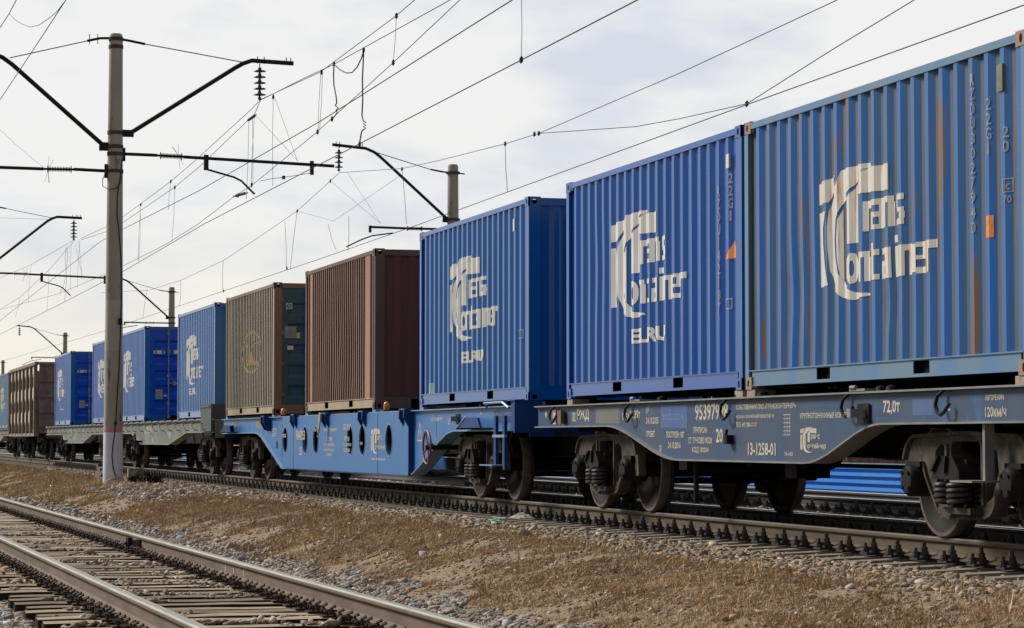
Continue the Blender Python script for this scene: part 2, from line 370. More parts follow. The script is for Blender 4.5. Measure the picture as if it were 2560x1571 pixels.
            ep = corr(-wy + .16, wy - .16, .25, .04)
            m = MB(); n = len(ep)
            m.add([(x - sx_ * (.02 + y), yy, z) for z in (.19, CH - .10) for yy, y in ep], [(j, j + 1, n + j + 1, n + j) for j in range(n - 1)])
            m.build('end_panel', endm or paint, t, fixn=False)
    t['_p'] = 0; del t['_p']
    if marks: marks(t, lambda x: yo + prof(x), (tuple(p[0] for p in sp_), tuple(zs), dl), -cx, -zc)
    # twist-lock pedestals belong to the wagon, built there
    return t
def blue(name, c1, c2, rust, t3, rough=.22): return mat(name, c1, c2, rough, 2.2, c3=rust, t3=t3, stretch=CV, bump=.0012, bscale=9, spec=.42)
B1 = blue('faded blue container paint', (.008, .11, .39), (.03, .115, .27), (.16, .09, .055), .575, .32)
B1t = blue('faded blue rail paint', (.07, .17, .32), (.11, .19, .25), (.22, .12, .06), .64, .4)
B2 = blue('deep blue container paint', (.002, .07, .33), (.004, .08, .30), (.05, .12, .25), .72)
B3 = blue('mid blue container paint', (.002, .085, .33), (.004, .095, .30), (.05, .13, .24), .71)
B6 = blue('sky blue container paint', (.006, .11, .36), (.012, .12, .33), (.07, .16, .25), .70)
B7 = blue('bright blue container paint', (.004, .10, .40), (.008, .11, .36), (.08, .14, .22), .70)
B7d = blue('vivid blue door paint', (.0, .055, .55), (.002, .06, .46), (.02, .08, .35), .75)
BRs = blue('weathered brown container paint', (.31, .155, .10), (.21, .10, .07), (.40, .25, .15), .60, .5)
BRd = blue('brown rib shade and rust', (.05, .025, .02), (.075, .038, .03), (.03, .018, .015), .62, .7)  # shade of the ribs and dark rust put into one colour
BRp = blue('brown post paint', (.12, .075, .06), (.09, .055, .045), (.06, .04, .035), .64, .6)
OLr = blue('olive rib shade and rust', (.035, .03, .02), (.06, .028, .016), (.03, .04, .04), .62, .7)  # near-black rib slopes: shade and rust painted together
BRe = blue('oxblood brown paint', (.085, .03, .025), (.11, .035, .03), (.14, .06, .045), .66, .6)
OLs = blue('rusty olive container paint', (.50, .47, .36), (.42, .39, .29), (.38, .20, .12), .60, .45)
OLt = blue('rust brown rail paint', (.26, .14, .07), (.2, .12, .07), (.08, .05, .04), .62, .6)
OLd = blue('dark teal door paint', (.02, .085, .16), (.045, .085, .08), (.08, .08, .045), .6, .5)
BEb = blue('beige rail paint', (.33, .26, .16), (.28, .23, .16), (.16, .2, .2), .62, .6)
M_cast_r = mat('rusty casting', (.30, .17, .10), (.18, .16, .14), .7, 7, c3=(.1, .08, .07), t3=.6)

def mk_logo(dx, dz, extra=None, mm=None, w_=2.55, h_=1.16, seed=0):
    def fn(t, prof, br, ox, oz):
        d = Decal(); crescent_logo(d, dx + ox, dz + oz, w_, h_, 'rans', 'ontainer')
        d.build('lettering', mm or M_logo, t, prof=prof, breaks=br)
        if extra: extra(t, prof, br, ox, oz)
    return fn
M_logo = mat('white logo paint', (.66, .65, .61), (.58, .57, .53), .55, 2.2, c3=(.40, .41, .42), t3=.72, spec=.2)
M_logo1 = mat('rust stained logo paint', (.62, .60, .54), (.54, .51, .45), .55, 1.6, c3=(.50, .25, .11), t3=.57, stretch=(3, 1, .25), spec=.2)
def col_text(d, s, x, z1, z0, wd):
    n = len(s); k = (z1 - z0) / n
    for i, c in enumerate(s):
        if c != ' ': d.text(c, x - wd / 2 * (.4 if c == '1' else 1), x + wd / 2 * (.4 if c == '1' else 1), z1 - (i + .82) * k, z1 - i * k)
def elru(d, x, oz):
    for c_, a, b in (('E', .04, .23), ('L', .33, .52), ('R', .61, .81), ('U', .89, 1.22)): d.text(c_, x + a, x + b, 1.87 + oz, 2.03 + oz)
def ex1(t, prof, br, ox, oz):
    d = Decal(); col_text(d, 'RZDU3027940', -18.50 + ox, 3.68 + oz, 2.40 + oz, .058); d.build('code_lettering', M_code, t, prof=prof, breaks=br); d = Decal(); col_text(d, '22G1', -18.22 + ox, 3.45 + oz, 2.99 + oz, .065)
    d.build('code_lettering', M_code, t, prof=prof, breaks=br); d = Decal(); col_text(d, '20', -17.93 + ox, 3.2 + oz, 2.98 + oz, .065)
    d.poly([(-17.98 + ox, 2.69 + oz), (-17.86 + ox, 2.69 + oz), (-17.86 + ox, 2.8 + oz), (-17.98 + ox, 2.8 + oz)], [[(-17.965 + ox, 2.70 + oz), (-17.875 + ox, 2.70 + oz), (-17.875 + ox, 2.79 + oz), (-17.965 + ox, 2.79 + oz)]])
    d.text('ic', -17.955 + ox, -17.89 + ox, 2.71 + oz, 2.78 + oz); d.text('70', -17.96 + ox, -17.88 + ox, 2.61 + oz, 2.67 + oz)
    d.build('code_lettering', M_code, t, prof=prof, breaks=br)
    Decal().rect(-18.265 + ox, -18.175 + ox, 2.37 + oz, 2.54 + oz).build('orange_sticker', M_org, t, prof=prof, breaks=br)
    x = -17.99 + ox; MB().box(x - .05, x + .05, -1.222, -1.17, 3.47 + oz, 3.68 + oz).build('vent_cover', mat('vent olive', (.16, .17, .12), (.1, .1, .08), .7, 8), t)
def ex2(t, prof, br, ox, oz):
    d = Decal(); elru(d, -27.26 + ox, oz); d.build('web_lettering', M_logo, t, prof=prof, breaks=br); d = Decal()
    col_text(d, '22G1', -24.05 + ox, 3.45 + oz, 2.95 + oz, .06); d.build('code_lettering', M_code, t, prof=prof, breaks=br); d = Decal(); col_text(d, 'RZDU142187', -24.36 + ox, 3.35 + oz, 2.05 + oz, .05)
    d.poly([(-24.15 + ox, 2.10 + oz), (-24.03 + ox, 2.10 + oz), (-24.03 + ox, 2.21 + oz), (-24.15 + ox, 2.21 + oz)], [[(-24.135 + ox, 2.115 + oz), (-24.045 + ox, 2.115 + oz), (-24.045 + ox, 2.195 + oz), (-24.135 + ox, 2.195 + oz)]])
    d.build('code_lettering', M_code, t, prof=prof, breaks=br)
    Decal().poly([(-24.16 + ox, 2.60 + oz), (-23.92 + ox, 2.60 + oz), (-23.98 + ox, 2.78 + oz)]).build('warning_triangle', M_org, t, prof=prof, breaks=br)
    MB().box(-24.13 + ox, -24.05 + ox, -1.215, -1.16, 3.5 + oz, 3.64 + oz).build('vent_cover', M_white, t)
def ex3(t, prof, br, ox, oz):
    d = Decal(); elru(d, -34.98 + ox, oz); d.build('web_lettering', M_logo, t, prof=prof, breaks=br); d = Decal()
    d.poly([(-31.9 + ox, 2.1 + oz), (-31.78 + ox, 2.1 + oz), (-31.78 + ox, 2.22 + oz), (-31.9 + ox, 2.22 + oz)], [[(-31.885 + ox, 2.115 + oz), (-31.795 + ox, 2.115 + oz), (-31.795 + ox, 2.205 + oz), (-31.885 + ox, 2.205 + oz)]])
    d.build('code_lettering', M_code, t, prof=prof, breaks=br)
    MB().box(-32.20 + ox, -32.12 + ox, -1.215, -1.16, 3.5 + oz, 3.66 + oz).build('vent_cover', M_white, t)
    Decal().rect(-36.92 + ox, -36.72 + ox, 1.47 + oz, 1.64 + oz).build('patch', mat('pale green patch', (.25, .4, .38), (.2, .33, .3), .6, 9), t, prof=prof, breaks=br)
def ex_el(w0):
    def f(t, prof, br, ox, oz):
        d = Decal(); elru(d, -.62 + w0, oz); d.build('web_lettering', M_logo, t, prof=prof, breaks=br)
    return f
container(-20.57, 'faded rust-streaked blue container with peeling white logo, nearest to the right edge', B1, trim=B1t, dents=4, seed=5,
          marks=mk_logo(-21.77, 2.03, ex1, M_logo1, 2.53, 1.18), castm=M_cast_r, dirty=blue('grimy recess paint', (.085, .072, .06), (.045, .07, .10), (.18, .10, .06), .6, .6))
container(-26.71, 'clean blue container with an orange triangle sticker, touching the faded rusty one', B2, dents=1, seed=6, marks=mk_logo(-27.97, 2.15, ex2, w_=2.55, h_=1.18))
container(-34.46, 'blue container with plain ribbed end wall, next to the oxblood brown container', B3, dents=1, seed=7, marks=mk_logo(-35.69, 2.18, ex3, w_=2.62, h_=1.18))
container(-43.68, 'dented brown container with oxblood ribbed end wall', BRs, pitch=.185, trim=BRp, dents=14, seed=8, flats=((-2.75, -2.45), (2.05, 2.45)), marks=None, endm=BRe, railm=BEb, depth=.046, castm=BRp, dirty=BRd, shade_slopes=True)
def emblem(t, prof, br, ox, oz):
    d = Decal(); cx, cz = -52.84 + ox, 2.60 + oz
    d.ring(cx, cz, 1.22, .075, .45, 40)
    d.poly([(cx - .75, cz + .18), (cx - .15, cz + .18), (cx - .15, cz + .12), (cx - .32, cz + .12), (cx - .32, cz - .16), (cx + .0, cz + .12), (cx + .25, cz + .34), (cx + .4, cz + .3), (cx - .1, cz - .02),
            (cx + .5, cz - .2), (cx + .9, cz - .2), (cx + .9, cz - .27), (cx - .7, cz - .27), (cx - .7, cz - .2), (cx - .48, cz - .2), (cx - .48, cz + .12), (cx - .75, cz + .12)])
    d.rect(cx + .3, cx + .95, cz + .15, cz + .19)
    d.build('emblem', mat('ochre emblem paint', (.50, .34, .15), (.38, .30, .17), .6, 3), t, prof=prof, breaks=br)
def door_marks(t, prof=None, br=None, ox=0, oz=0, grey=(-.52, 2.02), kind=0):
    x = CL / 2 - .03
    def card(name, y0, y1, z0, z1, m, dx=0): MB().box(x + .002, x + .010 + dx, y0, y1, z0, z1).build(name, m, t)
    if kind == 0:
        card('emblem_sticker', -.975, -.855, 2.07, 2.19, M_white)
        d = MB(); cy, cz = -.915, 2.13
        for i in range(16):
            a, b = 2 * math.pi * i / 16, 2 * math.pi * (i + 1) / 16
            d.bar((x + .012, cy + .042 * math.cos(a), cz + .042 * math.sin(a)), (x + .012, cy + .042 * math.cos(b), cz + .042 * math.sin(b)), .006, 4)
        d.bar((x + .012, cy - .03, cz - .015), (x + .012, cy + .03, cz - .015), .005, 4); d.bar((x + .012, cy - .02, cz + .015), (x + .012, cy + .02, cz + .015), .005, 4)
        d.build('emblem_ring', M_wire, t)
        card('data_plate', -1.01, -.77, 1.50, 1.73, M_grey); card('yellow_sticker', -.765, -.70, 1.50, 1.61, M_yel); card('paper_label', -.95, -.83, 1.27, 1.35, M_white)
    else:
        m = MB().box(x + .002, x + .01, -.93, -.70, 1.84, 1.93); m.bar((x + .002, -.93, 1.885), (x + .01, -.93, 1.885), .045, 12); m.bar((x + .002, -.70, 1.885), (x + .01, -.70, 1.885), .045, 12)
        m.build('oval_label', M_white, t); card('data_plate', -.91, -.72, .61, .87, M_grey); card('paper_label', -.69, -.60, .68, .72, M_white)
        card('square_label', -.42, -.30, 1.84, 1.94, M_white)
c5 = container(-53.05, 'rusty olive container with dark teal doors and an ochre ring emblem', OLs, pitch=.20, trim=OLt, railm=BEb, depth=.046, castm=BRp, dirty=OLr, shade_slopes=True, end='doors', doorm=OLd, dents=2, seed=9, marks=emblem)
door_marks(c5)
container(-60.75, 'bright blue logo container with ribbed end wall, behind the olive one', B6, dents=2, seed=10, marks=mk_logo(-60.75 - 1.55, 2.1, ex_el(-.5), w_=2.6, h_=1.2))
c7 = container(-73.38, 'blue container with vivid blue doors and scraped side, right of the big pole', B7, end='doors', doorm=B7d, dents=2, seed=11, marks=mk_logo(-75.3, 2.15, w_=2.6, h_=1.2))
door_marks(c7, kind=1)
container(-80.80, 'blue logo container mostly hidden behind the big concrete pole', B7, dents=1, seed=12, marks=mk_logo(-82.2, 2.1, w_=2.6, h_=1.2))
c9 = container(-94.07, 'blue container with vivid blue doors standing left of the big pole', B7, end='doors', doorm=B7d, seed=13, marks=mk_logo(-96.0, 2.2, ex_el(-.3), w_=2.6, h_=1.15))
door_marks(c9, kind=1)
container(-123.6, 'small distant blue container with stained orange logo, beside the gondola', B1t, seed=14, marks=mk_logo(-125.2, 2.1, w_=2.6, h_=1.15, mm=M_logo1))
container(-129.75, 'distant blue container cut by the left picture edge', B7, seed=15, marks=mk_logo(-131, 2.1, w_=2.6, h_=1.15))
# ------------------------------------------------------------------ wagons
def spring_mb(x, y, z0, z1, r, turns, wr):
    n = int(turns * 14); return MB().tube([(x + r * math.cos(2 * math.pi * turns * i / n), y + r * math.sin(2 * math.pi * turns * i / n), z0 + wr + (z1 - z0 - 2 * wr) * i / n) for i in range(n + 1)], wr, 6)
def arc(cx, cz, r, a0, a1, n=6): return [(cx + r * math.cos(R(a0 + (a1 - a0) * i / n)), cz + r * math.sin(R(a0 + (a1 - a0) * i / n))) for i in range(n + 1)]
_bog = {}
def bogie(parent, x):
    """three-piece freight bogie; a part with its sub-parts. Copied after the first."""
    def add_copy(src):
        o = src.copy(); COL.objects.link(o); return o
    if 'b' in _bog:
        b = add_copy(_bog['b']); b.parent = parent; b.location = (x, 0, 0)
        for c in _bog['c']:
            d = add_copy(c); d.parent = b
        return b
    m = MB().box(-.20, .20, -1.15, 1.15, .44, .66); m.lathe((0, 0, .66), [(.26, 0), (.26, .06)], 20, 'z')
    for sy in (-1, 1):                                   # bolster end cap with sloped wedges
        m.plate([(-.25, .56), (-.12, .685), (.12, .685), (.25, .56), (.25, .50), (-.25, .50)], [], sy * 1.02, sy * 1.24)
        m.plate([(-.25, .56), (-.12, .685), (-.09, .685), (-.22, .56)], [], sy * 1.24, sy * 1.265); m.plate([(-.02, .55), (.02, .685), (.05, .685), (.02, .55)], [], sy * 1.24, sy * 1.265)
    b = m.build('bogie', M_black, parent); b.location = (x, 0, 0); kids = []
    for sy in (-1, 1):
        outer = ([(-1.20, .42), (-1.18, .66)] + arc(-.98, .66, .19, 165, 95, 4) + [(-.45, .87), (0, .875), (.45, .87)] + arc(.98, .66, .19, 85, 15, 4) + [(1.18, .66), (1.20, .42)] +
                 [(1.08, .40), (1.07, .60), (.79, .62), (.74, .50), (.50, .24), (.34, .19), (-.34, .19), (-.50, .24), (-.74, .50), (-.79, .62), (-1.07, .60), (-1.08, .40)])
        h1 = [(-.24, .80), (.24, .80), (.27, .76), (.30, .30), (-.30, .30), (-.27, .76)]
        def tri(s): return [(s * .37, .76), (s * .47, .78), (s * .57, .72), (s * .60, .56), (s * .48, .36), (s * .38, .32)]
        f = MB().plate(outer, [h1, tri(-1), tri(1)], sy * 1.02 - .045, sy * 1.02 + .045)
        # raised rims
        f.ribbon([(-1.18, .66), (-1.13, .76), (-1.04, .83), (-.96, .857), (0, .885), (.96, .857), (1.04, .83), (1.13, .76), (1.18, .66)], sy * 1.02 - .075, sy * 1.02 + .075, .03)
        f.ribbon([(-.78, .63), (-.70, .50), (-.48, .245), (-.32, .205), (.32, .205), (.48, .245), (.70, .50), (.78, .63)], sy * 1.02 - .07, sy * 1.02 + .07, .025)
        f.box(-.30, .30, sy * 1.02 - .15, sy * 1.02 + .25, .225, .275)
        for s in (-1, 1): f.box(s * .335 - .02, s * .335 + .02, sy * 1.02 - .065, sy * 1.02 + .065, .30, .78)
        kids.append(f.build('side_frame', M_cast, b))
        for s in (-1, 1):                                # axle box, end cap with bolts
            c = MB().lathe((s * .925, sy * 1.02, .478), [(.115, -.12), (.135, -.10), (.135, .12), (.115, .13)] if sy > 0 else [(.135, .12), (.135, -.12), (.11, -.15), (.105, -.155), (.07, -.158)], 16)
            for k in range(4):
                a = R(45 + 90 * k); c.bar((s * .925 + .085 * math.cos(a), sy * 1.15, .478 + .085 * math.sin(a)), (s * .925 + .085 * math.cos(a), sy * 1.19, .478 + .085 * math.sin(a)), .016, 6)
            c.box(s * .925 - .14, s * .925 + .14, sy * 1.02 - .09, sy * 1.02 + .09, .59, .635)
            kids.append(c.build('axle_box', M_black, b, smooth=True))
        for xx, yy in ((-.135, 1.165), (.105, 1.165), (-.13, .95), (.13, .95)):
            kids.append(spring_mb(xx, sy * yy, .275, .505, .092, 4.4, .0195).build('spring', M_spring, b, smooth=True))
    wp = [(.10, -.085), (.17, -.07), (.20, -.02), (.39, .03), (.43, .062), (.462, .065), (.474, .055), (.478, -.04), (.492, -.052), (.507, -.060), (.507, -.072), (.49, -.082), (.43, -.085), (.40, -.03), (.22, -.055), (.10, -.07)]
    for s in (-1, 1):
        for sy in (-1, 1):
            wh = MB().lathe((s * .925, sy * .79, .478), [(r, h * sy) for r, h in wp], 48)
            kids.append(wh.build('wheel', M_wheel, b, smooth=True))
            tr = MB().lathe((s * .925, sy * .79, .478), [(.4795, -.035 * sy), (.4795, .05 * sy), (.468, .0665 * sy), (.435, .0668 * sy)], 48); tr.f = tr.f[:-2]
            kids.append(tr.build('tread', M_tread, b, smooth=True))
        kids.append(MB().bar((s * .925, -1.1, .478), (s * .925, 1.1, .478), .082, 16).build('axle', M_black, b, smooth=True))
        bk = MB()
        for sy in (-1, 1):
            q = s * (.925 - .56); bk.plate([(q - s * .03, .30), (q + s * .045, .28), (q + s * .06, .62), (q - s * .02, .60)], [], sy * .74, sy * .84)
            bk.bar((s * .36, sy * .79, .62), (s * .40, sy * .79, .40), .02)
        bk.bar((s * .37, -.8, .34), (s * .37, .8, .34), .03)
        kids.append(bk.build('brake_beam', M_black, b))
    _bog['b'] = b; _bog['c'] = kids; return b
def coupler(parent, x, s):
    m = MB().box(*sorted((x - s * .9, x + s * .12)), -.11, .11, .93, 1.13); m.box(*sorted((x + s * .10, x + s * .42)), -.2, -.06, .88, 1.18)
    m.box(*sorted((x + s * .10, x + s * .30)), .06, .22, .88, 1.18); m.box(*sorted((x + s * .1, x + s * .16)), -.06, .06, .9, 1.16)
    m.tube([(x, -.35, .95), (x + s * .2, -.36, .7), (x + s * .35, -.32, .52), (x + s * .5, -.2, .55)], .022)
    m.build('coupler', M_black, parent)
def under(parent, x0, x1, z0, z1, w_=.35):
    m = MB().box(x0 + .1, x1 - .1, -w_, -w_ + .02, z0, z1); m.box(x0 + .1, x1 - .1, w_ - .02, w_, z0, z1); m.box(x0 + .1, x1 - .1, -w_ - .1, w_ + .1, z0 - .015, z0)
    n = int((x1 - x0) / 1.6)
    for i in range(1, n): xx = x0 + (x1 - x0) * i / n; m.box(xx - .01, xx + .01, -1.22, 1.22, z0 + .25, z1 - .02)
    m.build('centre_beam', M_under, parent)
    m = MB().lathe(((x0 + x1) / 2 - 1.6, -.1, .66), [(.13, -.5), (.17, -.4), (.17, .4), (.13, .5)], 16); m.bar((x0 + 2.2, .15, .55), (x1 - 2.2, .15, .55), .022); m.bar((x0 + 1.5, -.2, .75), (x1 - 1.5, -.2, .75), .018)
    m.build('brake_cylinder', M_under, parent, smooth=True)
def sill(parent, bot, top, x0, x1, mw, mf, holes=(), wy=1.25, fl=.11, skip=()):
    """fish-belly side sills: web, top flange, bottom flange"""
    for sy in (-1, 1):
        web = MB().plate(bot + [(x1, top - .016), (x0, top - .016)], holes, sy * wy, sy * (wy - .012)).build('side_sill', mw, parent)
        MB().ribbon([(x0, top), (x1, top)], *sorted((sy * (wy + .055), sy * (wy - .14))), .016).build('top_flange', mf, web)
        MB().ribbon(bot, *sorted((sy * (wy + .05), sy * (wy - .17))), .016).build('bottom_flange', mf, web)
def inscriptions(parent, items, Y, cx, o, sc, y):
    for it in items: d = Decal(); T(d, Y, cx, *it, o, sc); d.build('lettering', M_cream, parent, y=y)
def T(d, Y, cx, s, u0, u1, vb, vt, o, sc):
    """text fitted to the measured box of the photograph, on plane Y"""
    a = onY(o[0] + u0 / sc, o[1] + vb / sc, Y); b = onY(o[0] + u1 / sc, o[1] + vb / sc, Y); c = onY(o[0] + u0 / sc, o[1] + vt / sc, Y)
    d.text(s, a.x - cx, b.x - cx, a.z, c.z)
def smooth_curve(x0, z0, x1, z1, n=10): return [(x0 + (x1 - x0) * i / n, z0 + (z1 - z0) * (3 * (i / n) ** 2 - 2 * (i / n) ** 3)) for i in range(n + 1)]
MW1 = mat('grey blue wagon paint', (.042, .078, .15), (.062, .085, .12), .5, 1.6, c3=(.045, .11, .24), t3=.58, stretch=(1, 1, .35), bump=.002, spec=.15)
MW1f = mat('dusty flange paint', (.20, .198, .185), (.13, .135, .14), .5, 3)
MW2 = mat('fresh blue wagon paint', (.035, .14, .37), (.045, .155, .34), .42, 1.2, c3=(.1, .17, .27), t3=.66, stretch=(1, 1, .4), spec=.25)
MW2d = mat('dark blue fitting paint', (.004, .035, .17), (.006, .04, .15), .5, 3, spec=.25)
MW2f = mat('pale blue flange paint', (.14, .26, .38), (.11, .22, .36), .4, 3)
MW3 = mat('weathered grey green wagon paint', (.15, .16, .13), (.095, .10, .085), .65, 1.3, c3=(.12, .22, .33), t3=.64, stretch=(1, 1, .5), bump=.003)
MW3f = mat('worn pale flange', (.27, .27, .22), (.2, .19, .16), .6, 4)
GR = 'freight wagons of the container train'
# --- near wagon, grey blue
c = -23.75
W1 = thing('flat_wagon', 'grey-blue flat wagon with curved belly under the two nearest containers', 'railway wagon', (c, 9.95, 0), GR)
bot = [(-30.9 - c, .975)] + smooth_curve(-27.95 - c, .975, -25.45 - c, .612, 12) + smooth_curve(-21.9 - c, .612, -20.15 - c, .955, 12) + [(-16.3 - c, .955)]
sill(W1, bot, 1.225, -30.9 - c, -16.3 - c, MW1, MW1f, wy=1.24)
under(W1, -30.85 - c, -16.35 - c, .66, 1.18)
for s in (-1, 1):
    xe = -30.9 - c if s < 0 else -16.3 - c
    MB().box(*sorted((xe + s * .001, xe - s * .02)), -1.236, 1.236, .975, 1.2).build('end_beam', MW1, W1); coupler(W1, xe, s)
bogie(W1, -28.62 - c); bogie(W1, -18.98 - c)
def pads(parent, xs, mtl, z0, z1, wy=1.2):
    for x in xs:
        for sy in (-1, 1):
            m = MB().box(x - .11, x + .11, *sorted((sy * (wy + .01), sy * (wy - .2))), z0, z1); m.box(x - .05, x + .05, *sorted((sy * (wy - .04), sy * (wy - .12))), z1, z1 + .03)
            m.build('twist_lock', mtl, parent)
M_pad = mat('worn tan steel', (.30, .25, .18), (.18, .15, .12), .6, 9, c3=(.35, .16, .05), t3=.6)
pads(W1, [-29.62 - c, -23.80 - c, -23.46 - c, -17.68 - c], M_pad, 1.225, 1.292)
O1 = (1300, 950); S1 = 2.738; YW = 8.71
def at1(u, v): p = onY(O1[0] + u / S1, O1[1] + v / S1, YW); return p.x - c, p.z
for u in (255, 775, 1440, 2280, 2935):                        # lashing rings on the sill
    x, z = at1(u, 200); m = MB(); n = 14
    m.tube([(x - .02, -1.27, 1.21), (x - .085, -1.30, 1.16), (x - .10, -1.31, 1.09), (x - .06, -1.31, 1.03), (x + .0, -1.31, 1.01), (x + .06, -1.31, 1.03), (x + .10, -1.28, 1.10)], .015)
    m.build('lashing_ring', M_black, W1, smooth=True)
for u in (820, 2350):
    x, z = at1(u, 130); m = MB().box(x - .17, x + .17, -1.3, -1.1, 1.228, 1.25); m.bar((x - .13, -1.3, 1.262), (x - .02, -1.3, 1.262), .018); m.build('hinge_bracket', MW1f, W1)
for u in (925, 1455, 1610, 2420, 2490):
    x, z = at1(u, 125); MB().lathe((x, -1.16, 1.228), [(.06, 0), (.05, .035), (.02, .05)], 10, 'z').build('stop_knob', M_black, W1, smooth=True)
x, z = at1(2365, 230); m = MB().box(x - .13, x + .12, -1.262, -1.25, z - .085, z + .085); lb = m.build('lamp_bracket', M_black, W1)
MB().box(x - .03, x + .05, -1.40, -1.262, z - .035, z + .04).build('lamp_housing', M_galv, lb)
x, z = at1(308, 230); MB().plate([(x - .10, 1.16), (x + .06, 1.16), (x + .06, 1.0), (x - .06, 1.0)], [], -1.31, -1.26).build('stake_pocket', mat('rusty pocket', (.13, .075, .05), (.09, .06, .05), .7, 9), W1)
x, z = at1(237, 235); sg = MB().box(x - .07, x + .07, -1.246, -1.241, 1.0, 1.17).build('route_label', M_white, W1)
d = Decal(); d.poly([(x - .055, 1.02), (x + .055, 1.02), (x + .055, 1.16), (x - .055, 1.16)], [[(x - .043, 1.045), (x + .043, 1.045), (x + .043, 1.148), (x - .043, 1.148)]]); d.build('label_frame', mat('label red', (.55, .1, .07), (.5, .1, .07), .6, 5), sg, y=-1.247)
m = MB().box(at1(1450, 440)[0] - .045, at1(1450, 440)[0] + .045, -1.31, -1.24, .77, .86); m.bar((at1(1450, 440)[0], -1.3, .86), (at1(1450, 440)[0] + .03, -1.3, .91), .015); m.build('release_handle', M_black, W1)
inscriptions(W1, [('РЖД', 392, 475, 287, 200), ('1382', 358, 382, 288, 222), ('ТАРА', 698, 750, 275, 230), ('21,35т', 752, 824, 275, 212), ('КР', 865, 885, 232, 190),
          ('24.10.2035', 865, 950, 302, 257), ('ПРОБЕГ', 865, 926, 392, 350), ('ПОСТРОЕН 1957', 1005, 1126, 397, 353), ('24.10.2016', 1015, 1102, 470, 425),
          ('95397998', 1200, 1425, 278, 166), ('ПРИПИСАН', 1190, 1282, 366, 323), ('20', 1343, 1390, 430, 333), ('СТ. ТУЧКОВО МОСК', 1155, 1318, 437, 393), ('КОД 182304', 1180, 1292, 503, 459),
          ('СОБСТВЕННИК ПАО «ТРАНСКОНТЕЙНЕР»', 1480, 1890, 206, 162), ('МОСКВА ОРУЖЕЙНЫЙ ПЕРЕУЛОК 19', 1480, 1740, 266, 236), ('ТЕЛ. 495 788-17-17', 1480, 1622, 325, 292),
          ('13-1258-01', 1562, 1752, 516, 430), ('М-1455', 1815, 1870, 522, 492), ('КРУПНОТОННАЖНЫЕ КОНТЕЙНЕРЫ', 1920, 2318, 266, 218)], YW, c, O1, S1, -1.24)
inscriptions(W1, [('72,0т', 878, 985, 473, 382), ('L', 1278, 1302, 445, 395), ('АВТОРЕЖИМ', 1522, 1640, 383, 347), ('120км/ч', 1522, 1655, 487, 422)], YW, c, (1860, 850), 2.52, -1.24)
d = Decal()
x, z = at1(963, 470); d.ring(x, z, .05, .008, .035); d.text('5', x - .02, x + .02, z - .02, z + .02)
d.build('ring_mark', M_cream, W1, y=-1.24); d = Decal(); x, z = at1(180, 235); d.poly([(x - .05, z), (x, z + .05), (x + .03, z), (x, z - .06)])
d.build('arrow_mark', M_cream, W1, y=-1.24); d = Decal(); a, b = at1(1805, 380), at1(1855, 240)
for q in range(6): zz = a[1] + (b[1] - a[1]) * q / 5; d.rect(a[0], b[0], zz, zz + .006)
for q in (.2, .5, .8): xx = a[0] + (b[0] - a[0]) * q; d.rect(xx, xx + .006, a[1], b[1])
d.build('load_table', M_cream, W1, y=-1.24); d = Decal(); a, b = at1(1922, 500), at1(2095, 322); crescent_logo(d, a[0], a[1], b[0] - a[0], b[1] - a[1], 'ранс', 'онтейнер')
d.build('operator_emblem', M_cream, W1, y=-1.24)
d = Decal(); a, b = at1(965, 332), at1(1145, 172); d.rect(a[0], b[0], a[1], b[1]); d.build('repaint_patch', mat('repaint patch blue', (.03, .085, .27), (.05, .1, .2), .5, 3), W1, y=-1.2385); d = Decal(); q = onY(1860 + 1062 / 2.52, 850 + 477 / 2.52, YW); r_ = onY(1860 + 1195 / 2.52, 850 + 372 / 2.52, YW); d.rect(q.x - c, r_.x - c, q.z, r_.z)
d.build('repaint_patch', mat('repaint patch blue', (.03, .085, .27), (.05, .1, .2), .5, 3), W1, y=-1.2385)
d = Decal(); T(d, YW, c, '2022-2024', 975, 1118, 278, 235, O1, S1); T(d, YW, c, 'ДР ЯО', 1022, 1085, 215, 185, O1, S1); d.build('faint_lettering', mat('faint blue lettering', (.13, .2, .36), (.1, .16, .3), .6, 5), W1, y=-1.2405)
d = Decal(); a, b = at1(520, 300), at1(682, 185); d.rect(a[0], b[0], a[1] - .0, b[1]); d.build('primer_patch', mat('grey brown patch', (.13, .12, .10), (.11, .11, .1), .6, 4), W1, y=-1.2385)
m = MB().box(-25.75 - c, -25.5 - c, -1.16, -1.0, .50, .6); m.bar((-25.38 - c, -1.1, .6), (-25.38 - c, -1.1, .15), .03); m.build('brake_gear', M_black, W1); MB().box(-23.75 - c, -23.45 - c, -.75, -.4, .44, .66).build('air_reservoir', M_black, W1)
# step at its right bogie
m = MB().box(-18.30 - c, -18.26 - c, -1.24, -1.16, .50, .95); m.box(-18.60 - c, -18.2 - c, -1.38, -1.14, .485, .50); m.build('footstep', MW1f, W1)
# --- blue wagon
c = -44.05; O2 = (540, 950); S2 = 2.865
W2 = thing('flat_wagon', 'long fresh-blue flat wagon with round holes cut in its deep side', 'railway wagon', (c, 9.95, 0), GR)
hol = [circ(x - c, .80, .245, 24) for x in (-48.26, -46.23, -45.2, -42.19, -41.2, -39.19)]
bot = [(-56.3 - c, .95)] + [(-52.0 - c, .95), (-51.6 - c, .93), (-51.2 - c, .86)] + [(-49.1 - c, .33), (-48.85 - c, .27)] + [(-38.3 - c, .27), (-37.8 - c, .30), (-37.3 - c, .42), (-36.0 - c, .80), (-35.6 - c, .90), (-35.2 - c, .94)] + [(-31.4 - c, .94)]
sill(W2, bot, 1.25, -56.3 - c, -31.4 - c, MW2, MW2f, holes=[[(-49.08 - c, .48), (-38.1 - c, .48), (-38.1 - c, 1.1), (-49.08 - c, 1.1)], circ(-49.62 - c, .70, .085, 12)], wy=1.22)
